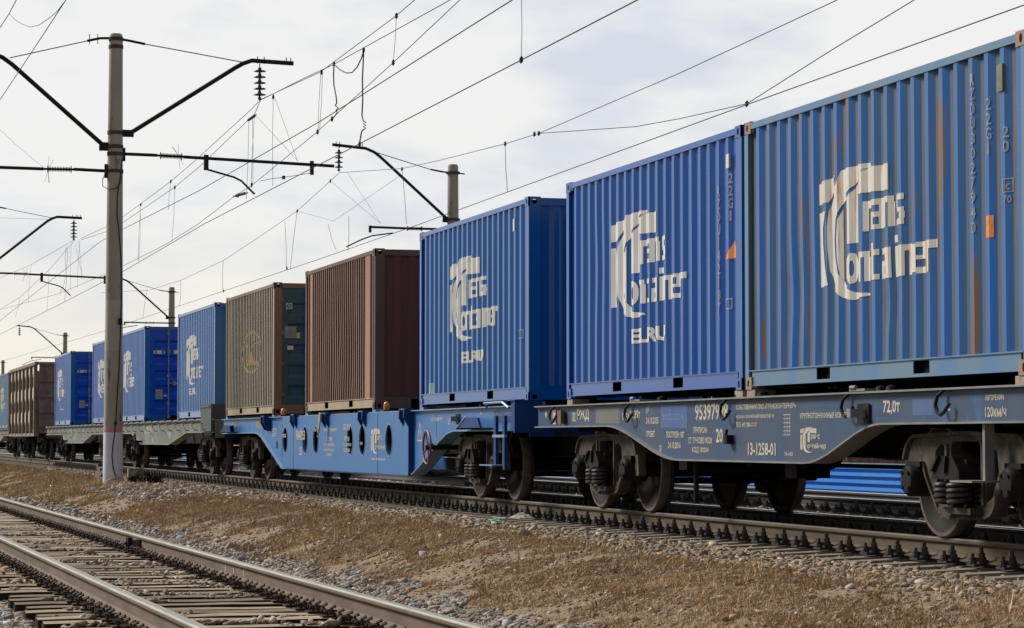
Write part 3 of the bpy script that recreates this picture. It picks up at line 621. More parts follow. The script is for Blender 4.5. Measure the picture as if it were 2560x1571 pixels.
for sy in (-1,):
    x0, x1 = -48.55 - c, -37.85 - c
    MB().plate([(x0, .275), (x1, .275), (x1, 1.23), (x0, 1.23)], hol, sy * 1.305, sy * 1.295).build('side_panel', MW2, W2)
    for h in hol:
        m = MB(); cxh = sum(p[0] for p in h) / len(h); m2 = [(cxh + .262 * math.cos(2 * math.pi * i / 24), .80 + .262 * math.sin(2 * math.pi * i / 24)) for i in range(24)]
        m.plate(m2, [[(cxh + .243 * math.cos(2 * math.pi * i / 24), .80 + .243 * math.sin(2 * math.pi * i / 24)) for i in range(24)]], sy * 1.310, sy * 1.285)
        m.build('hole_rim', MW2f, W2)
    MB().box(x1 - .012, x1, -1.295, -1.222, .275, 1.23).build('panel_edge', MW2d, W2)
    m = MB()
    for x in (-47.4 - c, -40.0 - c): m.box(x - .006, x + .006, -1.309, -1.304, .28, 1.225)
    m.build('seam', M_wire, W2)
under(W2, -56.2 - c, -31.45 - c, .6, 1.2); MB().box(-48.2 - c, -38.2 - c, -1.1, 1.1, .262, .27).build('belly_plate', M_under, W2)
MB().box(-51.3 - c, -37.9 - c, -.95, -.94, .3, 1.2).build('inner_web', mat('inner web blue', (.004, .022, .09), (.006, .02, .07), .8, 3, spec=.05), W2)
bogie(W2, -53.75 - c); bogie(W2, -34.38 - c)
for s in (-1, 1):
    xe = -56.3 - c if s < 0 else -31.4 - c
    MB().box(*sorted((xe + s * .001, xe - s * .02)), -1.215, 1.215, .85, 1.22).build('end_beam', MW2d, W2); coupler(W2, xe, s)
pads(W2, [-55.98 - c, -50.13 - c, -46.6 - c, -40.75 - c, -37.39 - c, -31.54 - c], MW2f, 1.25, 1.292)
M_deck2 = M_under
def at2(u, v, Y=8.70): p = onY(O2[0] + u / S2, O2[1] + v / S2, Y); return p.x - c, p.z
for x in (-50.35, -47.1, -44.05, -40.95, -37.9):                # folding twist-lock brackets
    x -= c; m = MB()
    for dx in (-.30, .02): m.plate([(1.22, 1.28), (1.37, 1.28), (1.38, 1.14), (1.30, 1.00), (1.22, .97)], [], x + dx, x + dx + .035, axis='x')
    m.v = [(v[0], -v[1], v[2]) for v in m.v]; m.bar((x - .33, -1.35, 1.26), (x + .08, -1.35, 1.26), .018); m.build('folding_bracket', MW2d, W2)
for x in (-49.5, -40.2):
    x -= c; m = MB().lathe((x, -1.12, 1.285), [(.045, 0), (.05, .05), (.047, .09), (.03, .12), (.01, .13)], 14, 'z'); m.build('orange_lamp', M_lamp, W2, smooth=True)
    MB().box(x - .12, x + .14, -1.2, -1.04, 1.255, 1.285).build('lamp_base', MW2d, W2)
x, z = at2(815, 300); m = MB().plate([(x - .10, .93), (x + .0, .93), (x + .18, 1.26), (x + .02, 1.28)], [], -1.45, -1.43); m.tube([(x - .08, -1.44, .94), (x - .14, -1.44, .88), (x - .10, -1.44, .85)], .012); m.build('hanging_plate', mat('tan plate', (.30, .25, .17), (.2, .17, .12), .7, 9), W2)
for x in (-54.9, -33.85):                                       # lever guards on the end parts
    x -= c; m = MB().plate([(x - .55, .955), (x + .75, .955), (x + .60, 1.10), (x - .05, 1.10)], [], -1.42, -1.40)
    m.box(x - .55, x + .75, -1.42, -1.222, .955, .97); m.add([(x - .56, -1.43, .957), (x - .56, -1.22, .957), (x - .06, -1.43, 1.105), (x - .06, -1.22, 1.105)], [(0, 1, 3, 2)])
    m.build('lever_guard', MW2d, W2)
    MB().ribbon([(x - .57, .962), (x - .07, 1.108)], -1.43, -1.222, .012).build('guard_edge', MW2f, W2)
    MB().bar((x - .55, -1.3, 1.13), (x - .25, -1.3, 1.06), .018).build('lever', M_red, W2)
x, z = at2(1722, 280); m = MB().box(x - .12, x + .12, -1.232, -1.22, z - .07, z + .07); lb = m.build('lamp_bracket', M_black, W2); MB().box(x - .05, x + .04, -1.34, -1.232, z - .035, z + .035).build('lamp_housing', M_galv, lb)
# hand brake wheel
hx, hz = -36.14 - c, .70; m = MB(); n = 28
m.tube([(hx + .235 * math.cos(2 * math.pi * i / n), -1.42, hz + .235 * math.sin(2 * math.pi * i / n)) for i in range(n + 1)], .016)
for k in range(4): a = R(20 + 90 * k); m.bar((hx, -1.40, hz), (hx + .23 * math.cos(a), -1.42, hz + .23 * math.sin(a)), .011, 6)
m.build('brake_wheel', M_red, W2, smooth=True); MB().bar((hx, -1.44, hz), (hx, -.9, hz), .035).build('brake_shaft', M_black, W2)
MB().bar((-36.62 - c, -1.26, .69), (-36.62 - c, -1.0, .69), .07, 14).build('shaft_bush', M_black, W2)
# ladder and end post at its right end
m = MB()
for x in (-32.42, -31.98): m.box(x - c - .05, x - c + .05, -1.40, -1.36, .46, 1.12)
m.box(-32.3 - c, -31.62 - c, -1.372, -1.34, 1.02, 1.11); m.build('ladder', MW2d, W2)
MB().box(-32.50 - c, -31.9 - c, -1.41, -1.37, .84, .875).build('ladder_step', MW2f, W2); MB().box(-32.75 - c, -32.1 - c, -1.52, -1.30, .475, .49).build('ladder_step', MW2f, W2)
m = MB().box(-31.60 - c, -31.42 - c, -1.40, -1.215, .93, 1.29); m.box(-31.42 - c, -31.36 - c, -1.42, -1.06, .90, 1.30); m.box(-31.80 - c, -31.34 - c, -1.43, -1.05, 1.30, 1.312); m.build('end_post', MW2d, W2)
m = MB().box(-31.41 - c, -31.39 - c, -1.405, -1.395, .93, 1.29); m.build('post_edge', MW2f, W2)
MB().tube([(-33.2 - c, -1.30, 1.24), (-33.1 - c, -1.36, 1.29), (-32.1 - c, -1.38, 1.29), (-31.9 - c, -1.35, 1.22)], .018).build('handrail', MW2f, W2)
m = MB().tube([(-31.5 - c, -1.3, 1.15), (-31.55 - c, -1.35, .97), (-31.75 - c, -1.35, .90), (-31.95 - c, -1.33, .75), (-31.98 - c, -1.3, .6)], .012); m.bar((-31.45 - c, -.9, .92), (-30.1 - c, -.2, .72), .03); m.build('brake_hose', M_black, W2)
d = Decal()
x, z = at2(1995, 267); d.ring(x, z, .115, .014, .115); d.text('ЕП', x - .055, x + .06, z - .045, z + .05)
d.build('ring_mark', M_cream, W2, y=-1.22); d = Decal(); x, z = at2(1447, 440); d.poly([(x - .16, z), (x + .16, z), (x, z + .30)], [[(x - .12, z + .02), (x + .12, z + .02), (x, z + .25)]]); d.text('?', x - .02, x + .03, z + .04, z + .16)
inscriptions(W2, [('ЦВ 120КМ/Ч', 1540, 1628, 300, 272), ('РЖД', 115, 146, 340, 305), ('L', 1895, 1910, 245, 212), ('30.08.23', 1662, 1680, 322, 280), ('ДЕПО', 398, 436, 375, 348), ('2023', 402, 432, 405, 380)], 8.73, c, O2, S2, -1.22)
d.build('warning_triangle', M_cream, W2, y=-1.22); d = Decal(); x, z = at2(2080, 240); d.rect(x - .15, x + .15, z, z + .008); d.rect(x - .1, x + .12, z - .05, z - .042)
d.build('line_mark', M_cream, W2, y=-1.22)
inscriptions(W2, [('ПР', 476, 484, 375, 348), ('2022', 474, 502, 412, 388), ('98442953', 574, 637, 432, 362), ('20', 598, 616, 540, 478), ('ЕН', 706, 720, 370, 348), ('КОНТЕЙНЕРЫ', 770, 868, 370, 345), ('13-1284', 912, 960, 362, 316), ('СОБСТВЕННИК', 790, 835, 438, 408),
          ('ПАО «ТРАНСКОНТЕЙНЕР»', 770, 852, 475, 450), ('МОСКВА ОРУЖЕЙНЫЙ', 770, 846, 510, 488), ('ТЕЛ 495 788-17-17', 790, 838, 547, 526), ('ПРИПИСАН', 918, 956, 440, 405), ('СТ. БАТАРЕЙНАЯ', 906, 970, 475, 448), ('КОД 932601', 915, 960, 520, 490),
          ('М-1455', 1032, 1050, 465, 445), ('www.trcont.com', 1112, 1213, 575, 556)], 8.645, c, O2, S2, -1.305)
d = Decal()
a = onY(540 + 1112 / S2, 950 + 530 / S2, 8.645); b = onY(540 + 1213 / S2, 950 + 345 / S2, 8.645); crescent_logo(d, a.x - c, a.z, b.x - a.x, b.z - a.z, 'ранс', 'онтейнер')
d.build('operator_emblem', M_cream, W2, y=-1.305)
d = Decal(); a, b = at2(275, 350), at2(342, 285); d.rect(a[0], b[0], a[1], b[1]); d.build('primer_patch', mat('grey primer', (.17, .17, .16), (.14, .14, .13), .6, 6), W2, y=-1.2205)
d = Decal(); a, b = at2(2170, 245), at2(2192, 195); d.rect(a[0], b[0] + .03, a[1], b[1]); d.build('route_label', mat('label pink', (.55, .3, .22), (.5, .35, .3), .6, 9), W2, y=-1.2205)
# --- two old grey-green flat wagons
def old_wagon(c, x0, x1, deep, bx, label, marks=()):
    W = thing('flat_wagon', label, 'railway wagon', (c, 9.95, 0), GR)
    bot = [(x0 - c, .98), (deep[0] - 2.1 - c, .98), (deep[0] - c, .69), (deep[1] - c, .69), (deep[1] + 3.1 - c, .98), (x1 - c, .98)]
    sill(W, bot, 1.255, x0 - c, x1 - c, MW3, MW3f, wy=1.26); under(W, x0 - c, x1 - c, .72, 1.2)
    for b in bx: bogie(W, b - c)
    for s, xe in ((-1, x0 - c), (1, x1 - c)):
        MB().box(*sorted((xe + s * .001, xe - s * .02)), -1.25, 1.25, .85, 1.23).build('end_beam', MW3, W); coupler(W, xe, s)
    x = x0 + .8
    while x < x1 - .4:
        m = MB().tube([(x - c, -1.27, 1.20), (x - c - .05, -1.36, 1.17), (x - c + .0, -1.38, 1.12), (x - c + .28, -1.36, 1.03), (x - c + .3, -1.28, 1.02)], .011); m.build('stake_hook', M_black, W, smooth=True); x += 1.45
    m = MB(); x = x0 + .2
    while x < x1 - .9: m.box(x - c, x - c + .95, -1.33, -1.1, 1.258, 1.282); x += 1.3
    m.build('deck_plank', MW3f, W)
    hx = deep[0] - .1 - c; m = MB(); n = 24
    m.tube([(hx + .22 * math.cos(2 * math.pi * i / n), -1.45, .75 + .22 * math.sin(2 * math.pi * i / n)) for i in range(n + 1)], .02)
    for k in range(3): a = R(30 + 120 * k); m.bar((hx, -1.43, .75), (hx + .21 * math.cos(a), -1.45, .75 + .21 * math.sin(a)), .014, 6)
    m.bar((hx, -1.46, .75), (hx, -1.1, .75), .03); m.build('brake_wheel', M_black, W, smooth=True)
    m = MB().lathe((x1 - 1.2 - c, -1.15, 1.285), [(.05, 0), (.055, .06), (.02, .12)], 10, 'z'); m.build('marker_lamp', M_white, W, smooth=True)
    d = Decal()
    for xx, s_, wd in marks: d.text(s_, xx - c, xx - c + wd, .98, 1.16)
    if marks: d.build('lettering', M_cream, W, y=-1.26)
    rr = random.Random(int(-c)); d = Decal()
    for _ in range(7): xx = rr.uniform(deep[0], deep[1]); zz = rr.uniform(.72, 1.0); d.rect(xx - c, xx - c + rr.uniform(.15, .5), zz, zz + rr.uniform(.05, .16))
    d.build('repaint_patch', mat('pale blue patch', (.14, .25, .36), (.2, .26, .28), .6, 5), W, y=-1.259)
    return W
W3 = old_wagon(-67.1, -76.9, -57.35, (-70.4, -64.7), (-74.5, -59.55), 'weathered grey-green flat wagon between the big pole and the blue wagon', [(-69.6, '94625419', 1.4)])
c = -67.1                                                        # its dark end screen
m = MB().box(-59.0 - c, -57.4 - c, -1.34, -1.30, .99, 1.60); m.box(-57.44 - c, -57.4 - c, -1.30, 1.2, .99, 1.60); m.box(-58.9 - c, -57.5 - c, -1.36, -1.34, 1.53, 1.57); m.build('end_screen', mat('dark green screen', (.025, .045, .04), (.035, .05, .04), .6, 4), W3)
W4 = old_wagon(-88.6, -99.6, -77.8, (-91.5, -85.9), (-95.5, -81.0), 'weathered grey-green flat wagon left of the big pole', [(-90.2, '1', .15)])
W5 = old_wagon(-127.5, -137.5, -117.6, (-130.5, -124.5), (-134.3, -120.8), 'far flat wagon running out of the left picture edge')
# --- gondola
c = -108.5
G = thing('gondola_wagon', 'beige open gondola wagon with tall ribs and rusty top rim', 'railway wagon', (c, 9.95, 0), GR)
MG = mat('beige gondola paint', (.50, .46, .33), (.36, .32, .23), .65, 1.6, c3=(.12, .085, .07), t3=.60, stretch=CV); MGr = mat('brown rib paint', (.13, .09, .075), (.20, .155, .125), .65, 3, c3=(.25, .2, .15), t3=.6); MGt = mat('rusty rim', (.24, .12, .09), (.18, .10, .08), .7, 3)
hw = 6.7
for sy in (-1, 1):
    m = MB(); zs = [1.05 + i * .155 for i in range(18)]
    m.add([(x, sy * (1.46 + (.035 if (i // 3) % 2 else 0)), z) for i, z in enumerate(zs) for x in (-hw, hw)], [(2 * i, 2 * i + 1, 2 * i + 3, 2 * i + 2) for i in range(17)])
    m.build('side_wall', MG, G)
    for i in range(8):
        x = -hw + .12 + i * (2 * hw - .24) / 7
        MB().plate([(x - .07, 1.0), (x + .07, 1.0), (x + .05, 3.72), (x - .05, 3.72)], [], sy * 1.585, sy * 1.45).build('wall_rib', MGr, G)
    MB().box(-hw - .05, hw + .05, *sorted((sy * 1.40, sy * 1.56)), 3.70, 3.82).build('top_rim', MGt, G)
    MB().box(-hw, hw, *sorted((sy * 1.38, sy * 1.56)), .93, 1.05).build('bottom_rail', MGr, G)
for s in (-1, 1):
    m = MB().box(*sorted((s * hw, s * (hw - .02))), -1.39, 1.39, 1.0, 3.7)
    for z in (1.3, 1.9, 2.5, 3.1): m.box(*sorted((s * (hw + .09), s * hw)), -1.39, 1.39, z - .06, z + .06)
    m.box(*sorted((s * (hw + .1), s * (hw - .03))), -1.39, 1.39, 3.70, 3.81); m.build('end_wall', MGr, G); coupler(G, s * 6.8, s)
    bogie(G, s * 4.33)
MB().box(-hw, hw, -1.4, 1.4, .99, 1.04).build('floor', M_under, G); MB().box(-hw, hw, -.3, .3, .62, .98).build('centre_beam', M_under, G)
m = MB()
for z in (1.3, 1.6, 1.9, 2.2): m.bar((hw - .35, -1.62, z), (hw - .02, -1.62, z), .012)
m.bar((hw - .35, -1.62, 1.2), (hw - .35, -1.62, 2.3), .014); m.bar((hw - .02, -1.62, 1.2), (hw - .02, -1.62, 2.3), .014); m.build('ladder', M_black, G)
# ------------------------------------------------------------------ ground
RD = Vector((-1.04009, -.01044, 0)).normalized(); RN = Vector((RD.y, -RD.x, 0)) if RD.y * 0 - RD.x > 0 else Vector((-RD.y, RD.x, 0))
RN = Vector((RD.y, -RD.x, 0))                                     # across the foreground track, away from the camera
def FT(s, p, z): v = RD * s + RN * p; return Vector((v.x, v.y, z))
PC = 3.2
def fp(X, Y): return X * RN.x + Y * RN.y                            # distance across for the foreground track
def gz(X, Y):
    p = fp(X, Y) - PC
    a = np.interp(p, [-6, -2.4, -1.75, 1.7, 2.0], [-.72, -.66, -.585, -.585, -.50])
    b = np.interp(Y, [4.9, 5.6, 6.4, 7.1, 7.9, 8.5, 11.4, 12.4, 13.2, 16.5, 18, 21, 40], [-.46, -.29, -.15, -.17, -.215, -.262, -.262, -.29, -.25, -.25, -.42, -.48, -.5])
    k = np.clip((p - 1.7) / 1.0, 0, 1); k = k * k * (3 - 2 * k)
    return a * (1 - k) + b * k
def vnoise(x, y, s, seed=0):
    rs = np.random.RandomState(seed); G_ = rs.rand(64, 64); x = x / s; y = y / s; xi = np.floor(x).astype(int); yi = np.floor(y).astype(int); fx = x - xi; fy = y - yi
    fx = fx * fx * (3 - 2 * fx); fy = fy * fy * (3 - 2 * fy); g = lambda i, j: G_[i % 64, j % 64]
    return (g(xi, yi) * (1 - fx) + g(xi + 1, yi) * fx) * (1 - fy) + (g(xi, yi + 1) * (1 - fx) + g(xi + 1, yi + 1) * fx) * fy
def gbump(X, Y): return (vnoise(X, Y, 1.3, 1) - .5) * .05 + (vnoise(X, Y, .35, 2) - .5) * .03
xs = np.concatenate([[-4000, -1500, -700, -400, -300], np.arange(-240, -70, 1.), np.arange(-70, -12, .2), [-10, -5, 5, 40, 200, 1500, 4000]])
ys = np.concatenate([[-4000, -800, -100, -20, -6], np.arange(-3, 17.6, .2), [18, 19, 20, 21, 23, 28, 36, 60, 150, 800, 4000]])
XX, YY = np.meshgrid(xs, ys, indexing='ij'); ZZ = gz(XX, YY)
inn = ((XX > -240) & (XX < -10) & (YY > -2) & (YY < 18)).astype(float); ZZ = ZZ + gbump(XX, YY) * inn * .6 * (1 - ((YY > 8.4) & (YY < 16)).astype(float) * .7) * np.where(np.abs(fp(XX, YY) - PC) < 1.8, .3, 1)
nx, ny = XX.shape; me = bpy.data.meshes.new('ground')
vs = np.stack([XX, YY, ZZ], -1).reshape(-1, 3); ii = np.arange(nx * ny).reshape(nx, ny)
fs = np.stack([ii[:-1, :-1], ii[1:, :-1], ii[1:, 1:], ii[:-1, 1:]], -1).reshape(-1, 4)
me.from_pydata(vs.tolist(), [], fs.tolist())
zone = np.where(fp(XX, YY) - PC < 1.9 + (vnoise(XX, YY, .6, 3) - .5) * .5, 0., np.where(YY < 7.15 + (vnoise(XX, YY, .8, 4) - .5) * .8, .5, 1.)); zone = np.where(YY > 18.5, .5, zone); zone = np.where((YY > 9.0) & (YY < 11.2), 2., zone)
at_ = me.attributes.new('zone', 'FLOAT', 'POINT'); at_.data.foreach_set('value', zone.reshape(-1).astype(np.float32))
gm = bpy.data.materials.new('ground'); gm.use_nodes = True; n = gm.node_tree.nodes; l = gm.node_tree.links; b = n['Principled BSDF']; b.inputs['Roughness'].default_value = .95; b.inputs['Specular IOR Level'].default_value = .1
t = n.new('ShaderNodeTexCoord')
def ramp(cols, sc, det=8):
    z = n.new('ShaderNodeTexNoise'); z.inputs['Scale'].default_value = sc; z.inputs['Detail'].default_value = det; z.inputs['Roughness'].default_value = .7; l.new(t.outputs['Object'], z.inputs[0])
    r = n.new('ShaderNodeValToRGB'); e = r.color_ramp.elements; e[0].position = .33; e[0].color = (*cols[0], 1); e[1].position = .68; e[1].color = (*cols[-1], 1)
    if len(cols) > 2: q = e.new(.5); q.color = (*cols[1], 1)
    l.new(z.outputs['Fac'], r.inputs[0]); return r.outputs[0]
g0 = ramp([(.05, .045, .04), (.13, .11, .09), (.2, .17, .14)], 14); g5 = ramp([(.12, .085, .058), (.24, .175, .115), (.37, .28, .19)], 30); g1 = ramp([(.09, .07, .045), (.17, .13, .085), (.27, .21, .14)], 12)
av = n.new('ShaderNodeAttribute'); av.attribute_name = 'zone'
def mixn(a, b_, lo, hi):
    r = n.new('ShaderNodeMapRange'); r.inputs[1].default_value = lo; r.inputs[2].default_value = hi; l.new(av.outputs['Fac'], r.inputs[0])
    x = n.new('ShaderNodeMix'); x.data_type = 'RGBA'; l.new(r.outputs[0], x.inputs['Factor']); l.new(a, x.inputs['A']); l.new(b_, x.inputs['B']); return x.outputs['Result']
gk_ = ramp([(.012, .01, .009), (.03, .025, .02), (.05, .042, .035)], 12)  # shade under the train painted into the ground, with oil staining
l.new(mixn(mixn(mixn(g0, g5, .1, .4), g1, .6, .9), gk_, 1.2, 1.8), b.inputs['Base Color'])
z = n.new('ShaderNodeTexNoise'); z.inputs['Scale'].default_value = 18; z.inputs['Detail'].default_value = 10; l.new(t.outputs['Object'], z.inputs[0]); bp = n.new('ShaderNodeBump'); bp.inputs['Distance'].default_value = .03; l.new(z.outputs['Fac'], bp.inputs['Height']); l.new(bp.outputs[0], b.inputs['Normal'])
me.materials.append(gm); me.polygons.foreach_set('use_smooth', [True] * len(me.polygons)); go = bpy.data.objects.new('ground', me); COL.objects.link(go); go['kind'] = 'structure'
# ------------------------------------------------------------------ scattered stones and dry grass (stuff)
def inview(X, Y, Z, m=260):
    a = X * st + Y * ct; h = -X * ct + Y * st; u = Z - CAMH; F = h * cp + u * sp
    x = CX + FPX * a / F; y = CY - FPX * (u * cp - h * sp) / F
    return (F > 5) & (x > -m) & (x < 2560 + m) & (y < 1571 + m * 2)
_bm = bmesh.new(); bmesh.ops.create_icosphere(_bm, subdivisions=1, radius=1); ICV = np.array([v.co[:] for v in _bm.verts]); ICF = np.array([[v.index for v in f.verts] for f in _bm.faces]); _bm.free()
def stones(name, label, rects, mtl, seed, sink=.25, flat=.62, zadd=0., keep=None):
    rs = np.random.RandomState(seed); P_ = []; Sz = []
    for (s0, s1, q0, q1, dens, sz, mode) in rects:
        k = int((s1 - s0) * (q1 - q0) * dens); s = rs.uniform(s0, s1, k); q = rs.uniform(q0, q1, k)
        if mode: X = RD.x * s + RN.x * q; Y = RD.y * s + RN.y * q
        else: X = -s; Y = q
        P_.append(np.stack([X, Y], 1)); Sz.append(sz * np.exp(rs.normal(0, .28, k)) * .5)
    P_ = np.concatenate(P_); Sz = np.concatenate(Sz); X, Y = P_[:, 0], P_[:, 1]; Z = gz(X, Y) + gbump(X, Y) * .6 * np.where(np.abs(fp(X, Y) - PC) < 1.8, .3, 1) * np.where((Y > 8.4) & (Y < 16), .3, 1) + zadd
    ok = inview(X, Y, Z)
    if keep is not None: ok &= keep(X, Y)
    X, Y, Z, Sz = X[ok], Y[ok], Z[ok], Sz[ok]; k = len(X)
    base = ICV[None] * (1 + rs.uniform(-.5, .4, (k, 12, 1)))
    base = base * np.stack([rs.uniform(.8, 1.7, k), rs.uniform(.6, 1.2, k), rs.uniform(flat * .7, flat * 1.2, k)], 1)[:, None]
    a = rs.uniform(0, 6.283, k); ca, sa = np.cos(a)[:, None], np.sin(a)[:, None]; tl = rs.normal(0, .35, k); cb, sb = np.cos(tl)[:, None], np.sin(tl)[:, None]
    x, y, z = base[..., 0], base[..., 1], base[..., 2]; x, z = x * cb - z * sb, x * sb + z * cb; x, y = x * ca - y * sa, x * sa + y * ca
    V = np.stack([x * Sz[:, None] + X[:, None], y * Sz[:, None] + Y[:, None], z * Sz[:, None] + Z[:, None] + Sz[:, None] * flat * (1 - 2 * sink)], -1).reshape(-1, 3).astype(np.float32)
    F = (ICF[None] + (np.arange(k) * 12)[:, None, None]).reshape(-1, 3).astype(np.int32)
    me = bpy.data.meshes.new(name); me.vertices.add(len(V)); me.vertices.foreach_set('co', V.reshape(-1)); me.loops.add(F.size); me.loops.foreach_set('vertex_index', F.reshape(-1))
    me.polygons.add(len(F)); me.polygons.foreach_set('loop_start', np.arange(0, F.size, 3, dtype=np.int32)); me.update(calc_edges=True)
    at = me.attributes.new('tone', 'FLOAT', 'POINT'); at.data.foreach_set('value', np.repeat(rs.uniform(0, 1, k).astype(np.float32), 12))
    me.materials.append(mtl); o = bpy.data.objects.new(name, me); COL.objects.link(o); tag(o, label, 'gravel', kind='stuff'); return o
def tonemat(name, cols, rough=.9):
    m = bpy.data.materials.new(name); m.use_nodes = True; n = m.node_tree.nodes; l = m.node_tree.links; b = n['Principled BSDF']; b.inputs['Roughness'].default_value = rough; b.inputs['Specular IOR Level'].default_value = .25
    a = n.new('ShaderNodeAttribute'); a.attribute_name = 'tone'; r = n.new('ShaderNodeValToRGB'); e = r.color_ramp.elements
    r.color_ramp.interpolation = 'LINEAR'
    while len(e) < len(cols): e.new(.5)
    for i, cc in enumerate(cols): e[i].position = i / (len(cols) - 1); e[i].color = (*cc, 1)
    l.new(a.outputs['Fac'], r.inputs[0]); l.new(r.outputs[0], b.inputs['Base Color']); return m
TG = tonemat('grey and pink stones', [(.11, .10, .095), (.27, .25, .23), (.17, .155, .14), (.34, .23, .15), (.15, .145, .145), (.33, .31, .29), (.27, .16, .10), (.42, .38, .33), (.20, .22, .24), (.52, .49, .44)])
TB = tonemat('tan stones', [(.12, .09, .06), (.26, .185, .11), (.16, .125, .085), (.33, .23, .135), (.13, .11, .085), (.27, .17, .09), (.20, .165, .12), (.38, .29, .19), (.22, .22, .21), (.46, .40, .32), (.30, .17, .08)])
TD = tonemat('oily grey stones', [(.20, .18, .16), (.42, .38, .33), (.30, .27, .24), (.55, .51, .46)])
TK = tonemat('oil and shade black stones', [(.02, .018, .016), (.045, .038, .032), (.03, .027, .023), (.07, .06, .05)])  # oil staining plus the shade under the train, put into the tones
fgk = lambda X, Y: ~((np.abs(np.abs(fp(X, Y) - PC) - .795) < .10))
stones('ballast', 'grey and pink crushed stone beside the foreground track', [(13, 24, 4.75, 5.5, 950, .040, 1), (24, 40, 4.7, 5.45, 480, .046, 1), (40, 60, 4.6, 5.3, 150, .065, 1), (13, 30, .9, 2.0, 800, .042, 1), (30, 50, .9, 2.0, 260, .055, 1)], TG, 1, keep=lambda X, Y: (fp(X, Y) < 5.0 + vnoise(X, Y, .5, 19) * .55))
stones('ballast', 'stone filling between the wooden sleepers of the foreground track', [(12, 26, 1.75, 4.7, 420, .046, 1), (26, 60, 1.75, 4.7, 130, .05, 1)], TB, 2, sink=.3, keep=fgk, zadd=0)
stones('ballast', 'heaped brown stones lying on the wooden sleepers', [(12, 40, 1.9, 4.6, 260, .042, 1)], TB, 22, sink=.2, zadd=.088, keep=lambda X, Y: (vnoise(X, Y, .33, 41) > .60) & (np.abs(np.abs(fp(X, Y) - PC) - .795) > .16))
stones('ballast', 'tan crushed stone along the near side of the train track', [(12, 26, 6.9, 8.95, 560, .044, 0), (26, 45, 6.95, 8.9, 300, .048, 0), (45, 90, 7.1, 8.8, 80, .075, 0)], TB, 3, keep=lambda X, Y: vnoise(X, Y, .7, 9) * .9 + (Y - 6.9) * .9 > .42)
stones('ballast', 'dirty stone bed between the train track and the track behind it', [(20, 50, 11.0, 15.9, 190, .055, 0), (50, 100, 11.1, 15.5, 35, .08, 0)], TD, 4)
stones('ballast', 'stone bed under the container train, coloured black by oil and painted shade', [(15, 45, 8.98, 11.1, 90, .045, 0)], TK, 14)
stones('loose_stones', 'loose stones scattered through the dry grass strip', [(12, 24, 4.8, 7.4, 150, .026, 0), (24, 40, 4.8, 7.4, 70, .032, 0), (12, 35, 4.9, 7.3, 22, .045, 0), (40, 70, 4.8, 7.2, 30, .05, 0)], TB, 5, sink=.4)
stones('gravel_patch', 'grey gravel heap round the foot of the big pole', [(44, 56, 5.6, 7.3, 70, .07, 0)], TG, 6)
def grass(name, label, rects, mtl, seed, hh=.06, keep=None, wd=.005):
    rs = np.random.RandomState(seed); Xs = []; Ys = []; Hs = []
    for s0, s1, q0, q1, dens, sc in rects:
        k = int((s1 - s0) * (q1 - q0) * dens); cx_ = rs.uniform(s0, s1, k); cy_ = rs.uniform(q0, q1, k); nb = 12
        X = np.repeat(-cx_, nb) + rs.normal(0, .035 * sc, k * nb); Y = np.repeat(cy_, nb) + rs.normal(0, .035 * sc, k * nb)
        Xs.append(X); Ys.append(Y); Hs.append(np.repeat(np.exp(rs.normal(0, .35, k)), nb) * rs.uniform(.5, 1.2, k * nb) * hh * sc)
    X = np.concatenate(Xs); Y = np.concatenate(Ys); Hh = np.concatenate(Hs); Z = gz(X, Y) + gbump(X, Y) * .6 - .01
    ok = inview(X, Y, Z)
    if keep is not None: ok &= keep(X, Y)
    X, Y, Z, Hh = X[ok], Y[ok], Z[ok], Hh[ok]; k = len(X); a = rs.uniform(0, 6.283, k); d_ = rs.normal(0, .5, (k, 2)) * Hh[:, None]
    w_ = wd * Hh / hh * 1.0
    p0 = np.stack([X + np.cos(a) * w_, Y + np.sin(a) * w_, Z], 1); p1 = np.stack([X - np.cos(a) * w_, Y - np.sin(a) * w_, Z], 1); p2 = np.stack([X + d_[:, 0], Y + d_[:, 1], Z + Hh], 1)
    V = np.stack([p0, p1, p2], 1).reshape(-1, 3).astype(np.float32); F = np.arange(3 * k, dtype=np.int32)
    me = bpy.data.meshes.new(name); me.vertices.add(len(V)); me.vertices.foreach_set('co', V.reshape(-1)); me.loops.add(F.size); me.loops.foreach_set('vertex_index', F)
    me.polygons.add(k); me.polygons.foreach_set('loop_start', np.arange(0, F.size, 3, dtype=np.int32)); me.update(calc_edges=True)
    at = me.attributes.new('tone', 'FLOAT', 'POINT'); at.data.foreach_set('value', np.repeat(np.clip(vnoise(X, Y, .5, 12) + rs.normal(0, .22, k), 0, 1).astype(np.float32), 3))
    me.materials.append(mtl); o = bpy.data.objects.new(name, me); COL.objects.link(o); tag(o, label, 'grass', kind='stuff'); return o
TGr = tonemat('dry grass', [(.18, .115, .065), (.41, .27, .145), (.31, .20, .105), (.53, .375, .22)], 1.)
TGt = tonemat('straw stalks', [(.34, .23, .12), (.52, .38, .21), (.44, .30, .16), (.62, .47, .28)], 1.)
gk = lambda X, Y: (vnoise(X, Y, 1.1, 21) * .6 + vnoise(X, Y, .3, 22) * .4 > .30 + np.abs(Y - 6.0) * .13) & (fp(X, Y) > 5.0)
grass('dry_grass', 'short tan dry grass on the strip between the two tracks', [(11, 28, 4.8, 7.7, 850, .8), (28, 50, 4.6, 7.6, 380, 1.1), (50, 110, 4.2, 7.6, 60, 1.8)], TGr, 31, .030, gk, .0036)
grass('tall_grass', 'sparse taller dry stalks standing in the grass strip', [(12, 45, 5.1, 7.4, 9, .8), (12, 40, 5.2, 7.3, 1.6, 1.3), (45, 75, 5., 7., 1.0, 2.4)], TGt, 33, .06, None, .003)
